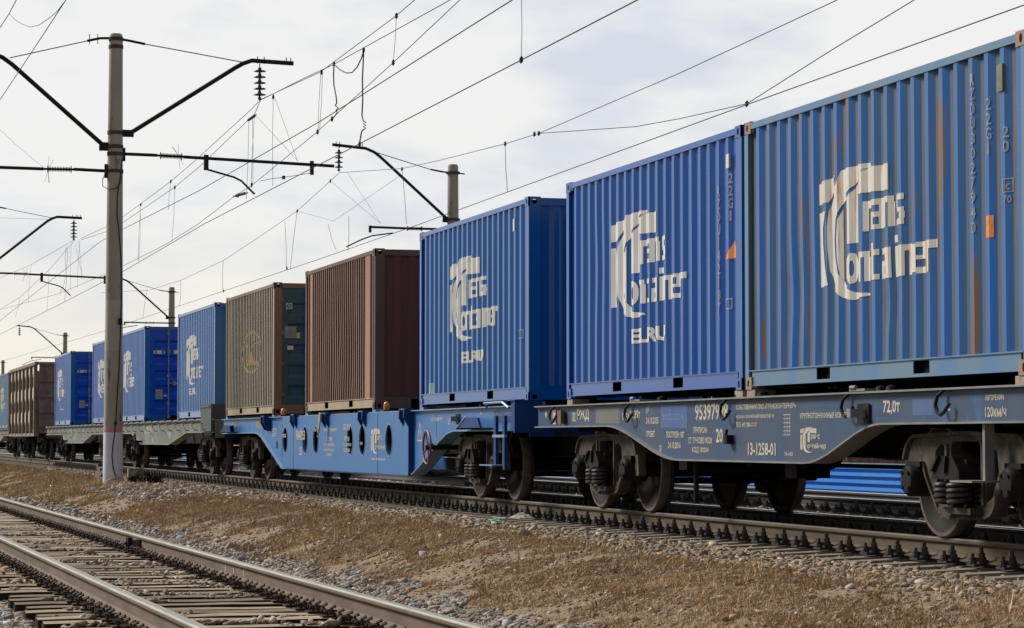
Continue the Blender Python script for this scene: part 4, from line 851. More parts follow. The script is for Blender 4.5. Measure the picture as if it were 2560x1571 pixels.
# ------------------------------------------------------------------ rails and sleepers
RP = [(-.075, 0), (-.075, .011), (-.022, .028), (-.0095, .05), (-.009, .125), (-.034, .142), (-.0375, .150), (-.0365, .172), (-.030, .179), (.030, .179), (.0365, .172), (.0375, .150), (.034, .142), (.009, .125), (.0095, .05), (.022, .028), (.075, .011), (.075, 0)]
def rail(label, fn, s0, s1, ztop, mtop, mside, joints=None):
    root = thing('rail', label, 'rail', fn((s0 + s1) / 2, 0) + Vector((0, 0, ztop - .18)), 'steel rails of the three tracks'); o = root.location
    ss = np.linspace(s0, s1, 30); k = len(RP); v = []; f = []
    for s in ss:
        for q, z in RP: p = fn(s, q); v.append((p.x - o.x, p.y - o.y, z))
    for i in range(len(ss) - 1):
        for j in range(k): f.append((i * k + j, i * k + (j + 1) % k, (i + 1) * k + (j + 1) % k, (i + 1) * k + j))
    web = MB().add(v, f); web.build('rail_body', mside, root, fixn=True)
    v = []; f = []
    for s in ss:
        for q, z in ((-.0372, .165), (-.0365, .1725), (-.030, .1796), (.030, .1796), (.0365, .1725), (.0372, .165)): p = fn(s, q * 1.01); v.append((p.x - o.x, p.y - o.y, z + .0008))
    for i in range(len(ss) - 1):
        for j in range(5): f.append((i * 6 + j, i * 6 + j + 1, (i + 1) * 6 + j + 1, (i + 1) * 6 + j))
    MB().add(v, f).build('running_surface', mtop, root, smooth=True)
    return root
M_rtopF = mat('worn bright rail head', (.34, .33, .27), (.25, .235, .19), .45, 6, spec=.3, metal=.25, stretch=(.3, 6, 6)); M_rsideF = mat('rusty brown rail side', (.17, .13, .10), (.125, .095, .075), .75, 5, c3=(.22, .18, .14), t3=.62, stretch=(.3, 1, 1), spec=.1)
M_rtopA = mat('dull rail head', (.10, .08, .065), (.06, .05, .045), .6, 5, spec=.3, metal=.1, c3=(.3, .28, .26), t3=.66, stretch=(.6, 3, 3)); M_rsideA = mat('brown rail side', (.13, .098, .068), (.085, .068, .05), .8, 5, spec=.08, c3=(.08, .06, .05), t3=.60, stretch=(.3, 1, 1.5))
M_rtopB = mat('shiny rail head', (.6, .6, .6), (.45, .45, .45), .2, 5, metal=.9); M_rsideB = mat('dark rail side', (.035, .03, .026), (.05, .042, .036), .8, 5)
ZF = -.29
rf1 = rail('bright worn rail of the foreground track, right-hand one', lambda s, q: FT(s, 4.0 - q, 0), 5, 260, ZF, M_rtopF, M_rsideF)
rail('bright worn rail of the foreground track, left-hand one', lambda s, q: FT(s, 2.41 - q, 0), 5, 260, ZF, M_rtopF, M_rsideF)
for y, lb in ((9.16, 'brown rail of the train track nearest the dry grass'), (10.755, 'shiny rail under the far wheels of the train')):
    rail(lb, lambda s, q, y=y: Vector((-s, y - q, 0)), 5, 420, 0, M_rtopA if y < 10 else M_rtopB, M_rsideA if y < 10 else M_rsideB)
for y, lb in ((14.02, 'nearer rail of the empty track behind the train'), (15.615, 'farther rail of the empty track behind the train')):
    rail(lb, lambda s, q, y=y: Vector((-s, y - q, 0)), 5, 420, 0, M_rtopB, M_rsideB)
clp = thing('rail_clamp', 'rusty brown clamp fixed to the web of the right foreground rail', 'rail clamp', onY(350, 1372, 3.70))
p = clp.location; p.z = ZF - .18; q = FT(27.6, 4.0, 0)
s_ = (p.x / RD.x); q = FT(s_, 4.0, 0)
clp.location = (q.x, q.y - .06, ZF - .18); MB().box(-.22, .22, -.05, .04, .05, .135).box(-.17, -.05, -.09, -.05, .04, .15).build('clamp_body', mat('rusty clamp', (.16, .09, .06), (.1, .07, .055), .8, 12, bump=.01), clp)
MB().box(.12, .24, -.10, -.05, -.0, .16).bar((-.1, -.12, .09), (.2, -.12, .09), .018).build('clamp_bolt', M_black, clp)
d = MB()
for i, xx in enumerate((606, 626, 650)):
    v_ = onY(xx, 1440 + i * 8, 3.9); s_ = v_.x / RD.x; q = FT(s_, 4.0 - .013, 0) - rf1.location
    d.add([(q.x - .012, q.y, .06), (q.x + .012, q.y, .06), (q.x + .014, q.y, .118), (q.x - .01, q.y, .118)], [(0, 1, 2, 3)])
d.build('chalk_mark', M_white, rf1)
# wooden sleepers with plates and spikes
M_wood = mat('weathered sleeper wood', (.38, .31, .22), (.24, .19, .135), .9, 3.5, c3=(.07, .055, .045), t3=.60, stretch=(9, .9, 6), bump=.005, bscale=6, spec=.15)
M_creo_shade = mat('creosoted and shaded sleeper side', (.022, .017, .013), (.045, .034, .025), .9, 5, spec=.05)  # creosote brown with the shade of the side faces painted in
M_plate = mat('oily tie plate', (.025, .019, .015), (.07, .045, .03), .7, 12, spec=.2)
def sl_mesh(seed):
    rs = random.Random(seed); m = MB(); n = 10; L_ = 1.375; vs = []; fs = []
    for i in range(n + 1):
        y = -L_ + 2 * L_ * i / n + (rs.uniform(-.04, .04) if i in (0, n) else 0); j = [rs.uniform(-.009, .009) for _ in range(4)]
        vs += [(-.105 + j[0], y, -.15), (-.104 + j[0], y, -.006 + j[1] * .5), (-.03, y, .002 + j[2]), (.04, y, 0 + j[1]), (.104 + j[3], y, -.006 + j[2] * .5), (.105 + j[3], y, -.15)]
    for i in range(n):
        for q in range(5): a = i * 6 + q; fs.append((a, a + 1, a + 7, a + 6))
    fs += [(0, 1, 2, 3, 4, 5), tuple(n * 6 + q for q in (5, 4, 3, 2, 1, 0))]; return m.add(vs, fs)
def fast_wood(seed=0):
    m = MB().box(-.075, .075, -.19, .19, .001, .014)
    for sx_ in (-.05, .05):
        for sy in (-.10, .10, -.15, .15):
            m.bar((sx_, sy, .014), (sx_, sy * .985, .045), .011, 6); m.box(sx_ - .018, sx_ + .018, sy - .022, sy + .022, .042, .056)
    for sx_ in (-.13, .13):                                        # rail anchors
        m.tube([(sx_, -.13, .05), (sx_, -.105, .012), (sx_, -.05, -.004), (sx_, .06, -.004), (sx_, .10, .012), (sx_ + .01, .135, .06), (sx_ + .012, .115, .085)], .014, 5)
        m.tube([(sx_, -.12, .03), (sx_, -.14, .075), (sx_ + .02, -.11, .09)], .013, 5)
    return m
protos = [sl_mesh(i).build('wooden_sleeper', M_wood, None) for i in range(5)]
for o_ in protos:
    o_.data.materials.append(M_creo_shade)
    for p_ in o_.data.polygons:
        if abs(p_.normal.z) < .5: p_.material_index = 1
_n = M_wood.node_tree; _b = _n.nodes['Principled BSDF']; _o = _n.nodes.new('ShaderNodeObjectInfo'); _r = _n.nodes.new('ShaderNodeMapRange'); _r.inputs[3].default_value = .6; _r.inputs[4].default_value = 1.35
_v = _n.nodes.new('ShaderNodeVectorMath'); _v.operation = 'SCALE'; _src = _b.inputs['Base Color'].links[0].from_socket; _n.links.new(_o.outputs['Random'], _r.inputs[0]); _n.links.new(_src, _v.inputs[0]); _n.links.new(_r.outputs[0], _v.inputs['Scale']); _n.links.new(_v.outputs[0], _b.inputs['Base Color'])
fpro = fast_wood().build('rail_fastening', M_plate, None)
def put_sleeper(pro, fpro_, loc, rz, label, group, pos, rr, first, ztop=0):
    o = pro if first else pro.copy()
    if not first: COL.objects.link(o)
    o.location = loc; o.rotation_euler.z = rz; tag(o, label, 'railway sleeper', group)
    for y in pos:
        f = fpro_.copy(); COL.objects.link(f); f.parent = o; f.location = (0, y, ztop); f.rotation_euler.z = rr.uniform(-.05, .05)
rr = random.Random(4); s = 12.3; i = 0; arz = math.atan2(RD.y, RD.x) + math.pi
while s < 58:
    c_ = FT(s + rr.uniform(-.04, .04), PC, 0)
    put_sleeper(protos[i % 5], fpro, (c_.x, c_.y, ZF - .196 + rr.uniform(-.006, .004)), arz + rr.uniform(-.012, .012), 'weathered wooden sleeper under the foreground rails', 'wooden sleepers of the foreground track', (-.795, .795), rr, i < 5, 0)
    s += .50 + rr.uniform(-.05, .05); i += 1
COL.objects.unlink(fpro); bpy.data.objects.remove(fpro)
# concrete sleepers
M_conc = mat('dusty concrete sleeper', (.26, .22, .17), (.17, .145, .115), .9, 5, c3=(.09, .075, .06), t3=.6, bump=.006)
M_bolt = mat('oily black bolts', (.016, .016, .016), (.03, .027, .024), .5, 20)
m = MB(); L_ = 1.35; pr = [(-.14, -.2), (-.10, 0), (.10, 0), (.14, -.2)]; yy = [-L_, -.55, 0, .55, L_]; zz = [0, 0, -.04, 0, 0]; zz[0] = -.03; zz[-1] = -.03
m.add([(x, y, z + (dz_ if z == 0 else 0)) for y, dz_ in zip(yy, zz) for x, z in pr], [(i * 4 + q, i * 4 + q + 1, i * 4 + q + 5, i * 4 + q + 4) for i in range(4) for q in range(3)] + [(0, 1, 2, 3), (19, 18, 17, 16)])
cpro = m.build('concrete_sleeper', M_conc)
def fast_conc():
    m = MB().box(-.08, .08, -.20, .20, .001, .02)
    for sy in (-1, 1):
        m.box(-.055, .055, *sorted((sy * .06, sy * .125)), .02, .05)
        y = sy * .105; m.lathe((0, y, .04), [(.046, 0), (.046, .03), (.035, .034), (.034, .066), (.023, .070), (.021, .104), (.012, .108)], 7, 'z')
        y = sy * .178; m.lathe((0, y, .02), [(.036, 0), (.036, .024), (.027, .026), (.027, .052), (.018, .054), (.016, .082), (.01, .084)], 7, 'z')
    return m
fproA = fast_conc().build('rail_fastening', M_bolt)
rr = random.Random(8); s = 14.2; i = 0
while s < 132:
    put_sleeper(cpro, fproA, (-s + rr.uniform(-.02, .02), 9.957, -.196), rr.uniform(-.01, .01), 'concrete sleeper under the container train', 'concrete sleepers of the train track', (-.797, .797) if s < 100 else (), rr, i == 0, 0)
    s += .543; i += 1
s = 24; j = 0
while s < 65:
    put_sleeper(cpro, fproA, (-s, 14.817, -.196), 0, 'concrete sleeper of the empty track behind the train', 'concrete sleepers of the empty track behind the train', (-.797,) if s < 55 else (), rr, False, 0)
    s += .543; j += 1
COL.objects.unlink(fproA); bpy.data.objects.remove(fproA)
m = MB()
for y, a, b_ in ((9.957, 132.3, 260), (14.817, 65.4, 260)):
    s = a
    while s < b_: m.box(-s - .12, -s + .12, y - 1.35, y + 1.35, -.26, -.2); s += .543
tag(m.build('distant_sleepers', M_conc), 'far sleepers merging into a band along the train track', 'railway sleepers', kind='stuff')
# ------------------------------------------------------------------ blue fence, bushes, far trees
fn = thing('corrugated_fence', 'low blue corrugated metal fence seen beneath the near wagon', 'fence', (-60, 22, -.5))
m = MB(); zs = [0]; ys = [0]
for k in range(5): z0 = k * .155; zs += [z0 + .03, z0 + .055, z0 + .115, z0 + .14]; ys += [0, -.10, -.10, 0]
zs.append(.78); ys.append(0); m.add([(x, y, z) for z, y in zip(zs, ys) for x in (-140, 60)], [(2 * i, 2 * i + 1, 2 * i + 3, 2 * i + 2) for i in range(len(zs) - 1)])
m.build('fence_sheet', mat('fence blue', (.03, .21, .66), (.05, .23, .6), .4, 1, c3=(.2, .3, .5), t3=.72, spec=.25), fn, fixn=False)
m = MB()
for k in range(80): m.box(-139 + 2.5 * k, -138.94 + 2.5 * k, .02, .08, 0, .76)
m.box(-140, 60, -.08, .02, .78, .80); m.build('fence_frame', MW2f, fn)
rs = np.random.RandomState(77); m = MB()
def twigs(m, x, y, h, n, rs):
    for _ in range(n):
        a = rs.uniform(0, 6.28); t_ = rs.uniform(.1, .6); l_ = h * rs.uniform(.5, 1.); bx_, by_ = x + rs.normal(0, .25), y + rs.normal(0, .25)
        tip = Vector((bx_ + math.cos(a) * l_ * t_, by_ + math.sin(a) * l_ * t_, -.5 + l_)); w_ = .012 * h
        m.add([(bx_ - w_, by_, -.5), (bx_ + w_, by_, -.5), tip], [(0, 1, 2)]); m.add([(bx_, by_ - w_, -.5), (bx_, by_ + w_, -.5), tip], [(0, 1, 2)])
for _ in range(1500): twigs(m, rs.uniform(-150, 5), rs.uniform(24, 32), rs.uniform(1.2, 2.2), 14, rs)
tag(m.build('dry_bushes', mat('dry twig brown', (.17, .11, .07), (.25, .17, .11), .9, 1), fixn=False), 'tangle of leafless brown bushes beyond the blue fence', 'bushes', kind='stuff')
m = MB()
for _ in range(900): twigs(m, rs.uniform(-600, 60), rs.uniform(90, 130), rs.uniform(4, 8), 9, rs)
tag(m.build('far_woodland', mat('bare wood brown', (.12, .09, .07), (.18, .13, .1), .9, .2), fixn=False), 'bare brown woodland far beyond the tracks', 'woodland', kind='stuff')
# ------------------------------------------------------------------ poles
def polemat(name, bands=None):
    m = mat(name, (.35, .325, .275), (.26, .24, .20), .85, 2.5, c3=(.13, .115, .095), t3=.61, stretch=(1, 1, .25), bump=.006)
    return m
M_pole = polemat('weathered concrete pole')
M_poleL = mat('paler concrete band', (.40, .375, .31), (.33, .31, .25), .85, 3, stretch=(1, 1, .25), bump=.004)
M_polew = mat('whitewashed pole foot', (.60, .63, .70), (.48, .51, .58), .8, 3, c3=(.25, .26, .3), t3=.62)
M_pink = mat('pink band', (.55, .17, .20), (.48, .16, .18), .8, 4)
def pole_shaft(root, h0, h1, r0, r1, bands, name='shaft'):
    k = 24; rad = lambda z: r0 + (r1 - r0) * (z - h0) / (h1 - h0)
    for i, (a, b, mt, nm) in enumerate(bands):
        n = max(1, int((b - a) / 1.)); prof = [(rad(a + (b - a) * j / n), a + (b - a) * j / n) for j in range(n + 1)]
        if i == len(bands) - 1: prof = prof[:-1] + [(rad(b - .06), b - .06), (rad(b) * .8, b)]
        MB().lathe((0, 0, 0), prof, k, 'z').build(nm, mt, root, smooth=True)
def insul_string(pts_top, n, r, ln, axis='z'):
    m = MB(); p = Vector(pts_top); seg = ln / n
    m.bar(p, p - Vector((0, 0, .1)), .012); z = p.z - .08
    for i in range(n):
        m.lathe((p.x, p.y, z - seg), [(.02, 0), (.03, .02), (r, .035), (r * .95, .055), (.045, .07), (.035, seg - .01), (.02, seg)], 14, 'z'); z -= seg
    m.lathe((p.x, p.y, z - .08), [(.015, 0), (.04, .03), (.04, .06), (.015, .08)], 8, 'z'); return m
def rod_ins(a, b, r=.055, n=16):
    a, b = Vector(a), Vector(b); m = MB().bar(a - (b - a) * .12, b + (b - a) * .12, .026, 8); d_ = (b - a)
    for i in range(n):
        q = a + d_ * (i + .5) / n; u = d_.normalized() * (.006 if n > 6 else .01); rr_ = r * 1.5 if i in (0, n - 1) else r; m.bar(q - u, q + u, rr_, 12)
    return m
def bird_wires(m, p, rs):
    for _ in range(5): m.tube([p, p + Vector((rs.uniform(-.02, .02), rs.uniform(-.15, .15), rs.choice([-1, 1]) * rs.uniform(.15, .3)))], .0035, 4)
def right_cantilever(root, X, o, low=True, seed=0, by=0.):
    """bent bracket, tie, insulator string, console with registration arm; geometry in the plane of the pole"""
    V = lambda y, z: Vector((0, y - o[1], z - o[2])); rs = random.Random(seed)
    m = MB().tube([V(6.72, 7.55), V(9.05 - by, 9.09), V(9.22 - by, 9.19), V(9.42 - by, 9.265), V(10.36 - by, 9.235)], .050, 8); m.box(-.05, .05, *sorted((V(6.5, 0).y, V(6.8, 0).y)), 7.47 - o[2], 7.62 - o[2])
    for y in (9.55, 9.7, 10.2 - by, 10.3 - by): m.bar(V(y, 9.2), V(y, 9.36), .012, 5)
    m.build('bracket', M_cant, root)
    m = MB().tube([V(6.55, 9.62), V(6.7, 9.60), V(7.04, 9.54)], .03, 6); m.bar(V(7.04, 9.54), V(9.22 - by, 9.22), .012, 6); m.build('tie_rod', M_cant, root)
    insul_string(V(9.60, 9.20), 5, .14, .66).build('insulator_string', mat('dark grey insulator', (.022, .02, .022), (.04, .036, .04), .3, 5), root, smooth=True)
    m = MB().bar(V(6.5, 7.09), V(7.32, 7.08), .036); m.box(-.05, .05, *sorted((V(6.54, 0).y, V(6.62, 0).y)), 6.93 - o[2], 7.22 - o[2]); m.bar(V(7.9, 7.06), V(11.3, 6.95), .036)
    m.box(-.04, .04, *sorted((V(8.36, 0).y, V(8.46, 0).y)), 6.78 - o[2], 7.12 - o[2]); m.box(-.04, .04, *sorted((V(10.75, 0).y, V(10.83, 0).y)), 6.74 - o[2], 7.05 - o[2]); m.build('console_arm', M_cant, root)
    q = rod_ins(V(7.38, 7.075), V(7.88, 7.065)); bird_wires(q, V(7.8, 7.08), rs); q.build('rod_insulator', M_cant, root)
    MB().tube([V(8.42, 6.80), V(9.03, 6.64), V(9.2, 6.56), V(9.5, 6.27)], .024, 6).build('steady_arm', M_cant, root)
def bands_hw(root, o, pts, z_, ):
    pass
X1 = -57.0; P1o = (X1, 6.4, -.10)
P1 = thing('catenary_pole', 'tall banded concrete catenary pole with whitewashed foot, nearest of all', 'pole', P1o, 'concrete catenary poles')
rad1 = lambda z: .218 + (.148 - .218) * z / 9.84
zb = [atX(285, y, X1).z + .10 for y in (1081.5, 1073, 878, 751)]
pole_shaft(P1, 0, 9.84, .218, .148, [(-.3, zb[0], M_polew, 'whitewashed_foot'), (zb[0], zb[1], M_pink, 'pink_band'), (zb[1], zb[2], M_pole, 'shaft'), (zb[2], zb[3], M_poleL, 'pale_band'), (zb[3], 9.84, M_pole, 'upper_shaft')])
right_cantilever(P1, X1, P1o, seed=1)
V = lambda y, z, dx=0: Vector((dx, y - P1o[1], z - P1o[2]))
m = MB().tube([V(6.18, 7.23), V(4.15, 8.98), V(3.95, 9.12), V(3.75, 9.2), V(2.9, 9.22)], .05, 8); m.box(-.05, .05, *sorted((V(6.05, 0).y, V(6.3, 0).y)), 7.15 - P1o[2], 7.33 - P1o[2]); m.build('bracket', M_cant, P1)
m = MB().tube([V(6.25, 9.64), V(6.05, 9.63), V(5.77, 9.56)], .03, 6)
for y in (5.82, 6.0): m.bar(V(y, 9.5), V(y, 9.72), .01, 5)
m.bar(V(5.77, 9.56), V(4.1, 9.12), .012, 6); m.build('tie_rod', M_cant, P1)
m = MB().bar(V(6.3, 6.70), V(5.5, 6.72), .036); m.box(-.05, .05, *sorted((V(6.17, 0).y, V(6.25, 0).y)), 6.55 - P1o[2], 6.85 - P1o[2]); m.bar(V(4.85, 6.71), V(2.6, 6.73), .036); m.build('console_arm', M_cant, P1)
q = rod_ins(V(4.92, 6.71), V(5.46, 6.715)); bird_wires(q, V(4.95, 6.7), random.Random(3)); q.build('rod_insulator', M_cant, P1)
for z in (7.55, 7.24, 7.08, 6.70, 9.62, 9.45):                    # steel clamps round the pole
    zz_ = z - P1o[2]; MB().lathe((0, 0, zz_ - .04), [(rad1(zz_) + .001, 0), (rad1(zz_) + .014, .002), (rad1(zz_) + .014, .078), (rad1(zz_) + .001, .08)], 20, 'z').build('clamp_band', mat('rust black band', (.035, .025, .022), (.06, .035, .028), .7, 9), P1)
def onpole(px, py):                                               # cable down the near side of the pole
    a = atX(px, py, X1); z = a.z + .1; r_ = rad1(z) + .012; dy = max(-r_ * .95, min(r_ * .95, a.y - 6.4)); return Vector((math.sqrt(r_ * r_ - dy * dy), dy, z))
MB().tube([onpole(*p) for p in [(304, 400), (300, 440), (294, 470), (291, 500), (290, 535), (293, 560), (297, 600), (301, 650), (302, 750), (300, 806), (298, 860), (295, 930), (290, 1000), (286, 1058), (283, 1090), (279, 1115), (277, 1140), (279, 1165), (284, 1185), (288, 1193)]], .011, 6).build('earth_cable', M_wire, P1)
q = onpole(298, 805); MB().box(q.x - .02, q.x + .05, q.y - .04, q.y + .04, q.z - .07, q.z + .07).build('cable_box', M_wire, P1)
q = onpole(286, 1058); MB().box(q.x - .01, q.x + .02, q.y - .03, q.y + .03, q.z - .03, q.z + .03).build('cable_clip', M_wire, P1)
MB().tube([V(6.2, 6.7, .1), V(6.12, 6.5, .1), V(6.12, 6.35, .12), V(6.25, 6.28, .17), V(6.4, 6.30, .19), V(6.52, 6.45, .17), V(6.56, 6.7, .12)], .009, 5).build('loop_cable', M_wire, P1)
P2 = thing('catenary_pole', 'concrete catenary pole whose arms reach in from the left picture edge', 'pole', (-99.3, 6.4, -.1), 'concrete catenary poles')
pole_shaft(P2, 0, 9.84, .218, .148, [(-.3, 9.84, M_pole, 'shaft')]); right_cantilever(P2, -99.3, (-99.3, 6.4, -.1), seed=2, by=.45)
def far_pole(X, label, seed, dy=0.):
    o = (X, 17.65, -.4); p = thing('catenary_pole', label, 'pole', (X, 17.65 + dy, -.4), 'concrete catenary poles'); V = lambda y, z: Vector((0, y - o[1], z - o[2])); rs = random.Random(seed)
    pole_shaft(p, 0, 9.06, .225, .15, [(-.3, 9.06, M_pole, 'shaft')])
    m = MB().tube([V(17.5, 7.08), V(15.55, 8.80), V(15.35, 8.95), V(15.1, 9.05), V(14.14, 9.13)], .043, 8); m.box(-.04, .04, *sorted((V(17.35, 0).y, V(17.55, 0).y)), 7.0 - o[2], 7.16 - o[2])
    for y in (14.25, 14.35, 15.0): m.bar(V(y, 9.05), V(y, 9.22), .012, 5)
    m.build('bracket', M_cant, p)
    m = MB().tube([V(17.6, 8.42), V(17.3, 8.45), V(17.0, 8.50)], .026, 6); m.bar(V(17.0, 8.5), V(15.2, 9.0), .012); m.bar(V(17.7, 8.42), V(18.0, 8.40), .02); m.build('tie_rod', M_cant, p)
    insul_string(V(14.33, 9.07), 4, .12, .54).build('insulator_string', MAT['dark grey insulator'], p, smooth=True)
    m = MB().bar(V(17.5, 6.80), V(16.75, 6.80), .034); m.bar(V(16.3, 6.80), V(15.2, 6.82), .034); m.box(-.03, .03, *sorted((V(15.2, 0).y, V(15.27, 0).y)), 6.66 - o[2], 6.86 - o[2]); m.build('console_arm', M_cant, p)
    rod_ins(V(16.3, 6.80), V(16.75, 6.80), .05, 12).build('rod_insulator', M_cant, p)
    MB().tube([V(15.9, 6.66), V(15.29, 6.57), V(15.0, 6.46), V(14.55, 6.24)], .022, 6).build('steady_arm', M_cant, p)
    for z in (7.08, 8.42, 6.8): MB().lathe((0, 0, z - o[2] - .035), [(.18, 0), (.205, .002), (.205, .068), (.18, .07)], 16, 'z').build('clamp_band', MAT['rust black band'], p)
far_pole(-71.6, 'concrete catenary pole rising behind the blue and brown containers', 5)
far_pole(-133.5, 'concrete catenary pole just right of the big near pole, behind the train', 6, .3)
far_pole(-192.5, 'small far concrete pole above the container left of the big pole', 7, .4)
far_pole(-262, 'farthest concrete pole at the left picture edge', 8, .8)
# ------------------------------------------------------------------ wires
GW = 'overhead wires'
def wire(label, pts, Y, r=.007, cat='wire', name='overhead_wire', sag=0, ext=None, mtl=None):
    P_ = [onY(x, y, Y) if not isinstance(x, Vector) else x for x, y in pts] if not isinstance(pts[0], Vector) else pts
    if ext:                                                        # carry the wire on beyond the picture
        for e, (a, b_) in (('s', (0, 1)), ('e', (-1, -2))):
            if e in ext: d_ = (P_[a] - P_[b_]).normalized(); q = P_[a] + d_ * ext[e]; P_ = [q] + P_ if e == 's' else P_ + [q]
    o = P_[0].copy(); root = MB().tube([p - o for p in P_], r * 1.12, 5).build(name, mtl or M_wire, None); root.location = o; tag(root, label, cat, GW); return root
YA, YB = 9.95, 14.8
wire('messenger wire rising from the near insulator string to the top edge, upper of the pair', [(1037, 0), (991, 39.6), (800, 181), (652, 249)], 9.8, ext={'s': 26})
wire('messenger wire rising from the near insulator string, lower of the pair', [(1126, 0), (835, 161), (760, 196), (653, 250)], 9.82, ext={'s': 26})
wire('steep contact wire held by the near registration arm', [(1150, 0), (983, 157), (793, 330), (626, 467), (589, 489), (496, 560), (417, 610), (306, 666), (251, 691), (149, 734), (0, 775)], 9.75, r=.0065, ext={'s': 26, 'e': 60})
wire('thick feeder wire crossing the sky from the pole to the top centre', [(1281, 0), (800, 304), (500, 476), (306, 574), (250, 605), (0, 802)], 9.9, r=.009, ext={'s': 26, 'e': 50})
wire('long contact wire above the train passing over the far bracket', [(1594, 0), (800, 411), (511, 560), (306, 680), (162, 755), (0, 836)], 9.95, r=.0085, ext={'s': 26, 'e': 80})
wire('upper thin messenger wire between the near pole and the left bracket', [(652, 249), (625, 277), (490, 400), (427, 454), (307, 543), (264, 568), (202, 597)], 9.8)
wire('lower thin messenger wire between the near pole and the left bracket', [(652, 249), (637, 285), (500, 416), (436, 469), (307, 557), (264, 580), (204, 600)], 9.85)
wire('thin messenger wire falling left from the left bracket insulator', [(188, 598), (165, 612), (78, 662), (0, 695)], 9.7, ext={'e': 60})
wire('second thin wire falling steeply left from the left bracket insulator', [(188, 600), (177, 612), (122, 676), (50, 744), (0, 774)], 9.75, ext={'e': 60})
wire('messenger of the far track running right from the far insulator string', [(848, 432), (1005, 422), (1100, 401), (1263, 360), (1347, 334), (1700, 183), (2094, 0)], 14.4, ext={'e': 20})
wire('messenger of the far track falling left from the far insulator string', [(848, 433), (826, 453), (743, 528), (640, 598), (558, 652), (452, 701), (372, 726), (252, 690 + 42)], 14.5, ext=None)
wire('branch wire drooping from the far messenger to the contact wire', [(1347, 334), (1590, 317), (1700, 297), (1867, 260)], 14.7)
wire('steep wire leaving the contact wire for the upper right', [(1867, 260), (2080, 125), (2286, 0)], 14.7, ext={'e': 20})
wire('long contact wire of the far track above the containers', [(2560, 13), (1867, 262), (1270, 480), (1046, 562), (793, 650), (559, 728), (400, 781), (261, 828), (180, 852), (0, 905)], 14.8, r=.008, ext={'s': 22, 'e': 40})
wire('wire crossing the top left corner in front of the pole line', [(165, 0), (76, 136), (0, 250)], 4.2, r=.008, ext={'s': 4, 'e': 10})
wire('short wire cutting the extreme top left corner', [(41, 0), (22, 36), (0, 70)], 3.6, r=.008, ext={'s': 4, 'e': 8})
wire('wavy jumper slung between the two top left wires', [(24, 36), (38, 50), (54, 60), (75, 68), (98, 63), (120, 48), (142, 30), (165, 0)], 3.9, r=.006, name='jumper_cable')
wire('thin wire dropping to the left rod insulator', [(0, 325), (40, 362), (85, 400), (112, 422)], 4.9, r=.004)
wire('thin messenger ending at the far left, falling away', [(0, 655 - 110), (126, 549)], 8.0, r=.006, ext={'s': 3})
wire('heavy jumper loop between the near messenger wires', [(835, 161), (850, 175), (866, 183), (880, 182), (893, 168), (904, 145), (909, 128)], 9.8, r=.011, name='jumper_cable')
wire('left kinked jumper hanging from the near messenger pair', [(835, 161), (834, 190), (835, 215), (840, 240), (842, 258), (838, 264), (846, 271), (840, 276), (843, 283), (831, 297)], 9.8, r=.012, name='jumper_cable')
co = [(909, 128), (908, 160), (906, 200), (907, 250), (905, 290), (908, 302)] + [(908 + (7 if k % 2 else 0), 303 + k * 3.6) for k in range(7)] + [(904, 330), (901, 345), (899, 361)]
wire('right curled jumper hanging from the near messenger pair', co, 9.8, r=.012, name='jumper_cable')
wire('left thin cable hanging beside the near steady arm', [(165, 619), (163, 650), (166, 690), (160, 710), (150, 734)], 9.75, r=.006, name='jumper_cable')
wire('right thin cable hanging beside the left bracket', [(167, 619), (170, 640), (165, 680), (167, 700), (163, 730), (162, 755)], 9.75, r=.006, name='jumper_cable')
wire('short strut wire with a square weight near the console end', [(778, 433), (745, 438), (709, 444), (680, 447), (650, 453)], 9.9, r=.006)
drA = [((991, 40), (983, 157)), ((802, 182), (795, 330)), ((806, 182), (799, 326)), ((683, 243), (682, 466)), ((622, 300), (616, 498)), ((636, 292), (628, 462)), ((631, 290), (632, 462)), ((427, 454), (421, 525)), ((437, 469), (430, 605)), ((352, 512), (345, 655)), ((351, 533), (347, 652)),
       ((78, 662), (71, 756)), ((122, 676), (117, 780)), ((200, 600), (193, 720)), ((196, 600), (205, 700)), ((178, 612), (176, 725)), ((50, 744), (38, 795))]
for k, (a, b_) in enumerate(drA):
    mx = ((a[0] + b_[0]) / 2 + (-1) ** k * 1.2, (a[1] + b_[1]) / 2)
    o = wire(None, [a, mx, b_], 9.8, r=.0042, name='dropper_wire', cat='dropper wire'); o['label'] = 'thin dropper linking messenger and contact wire of the near line'; o['group'] = 'droppers of the near line'
drB = [((1304, 0), (1303, 150)), ((1263, 360), (1269, 480)), ((1005, 422), (1016, 560)), ((743, 528), (726, 672)), ((712, 553), (716, 670)), ((558, 652), (557, 727)), ((452, 701), (449, 765)), ((368, 724), (357, 797)), ((872, 541), (870, 628)), ((820, 560), (840, 625))]
for k, (a, b_) in enumerate(drB):
    o = wire(None, [a, ((a[0] + b_[0]) / 2 + (-1) ** k * 1.4, (a[1] + b_[1]) / 2 + 4), b_], 9.9 if k == 0 else 14.75, r=.0042 if k == 0 else .006, name='dropper_wire', cat='dropper wire'); o['label'] = 'thin dropper linking messenger and contact wire of the far line'; o['group'] = 'droppers of the far line'
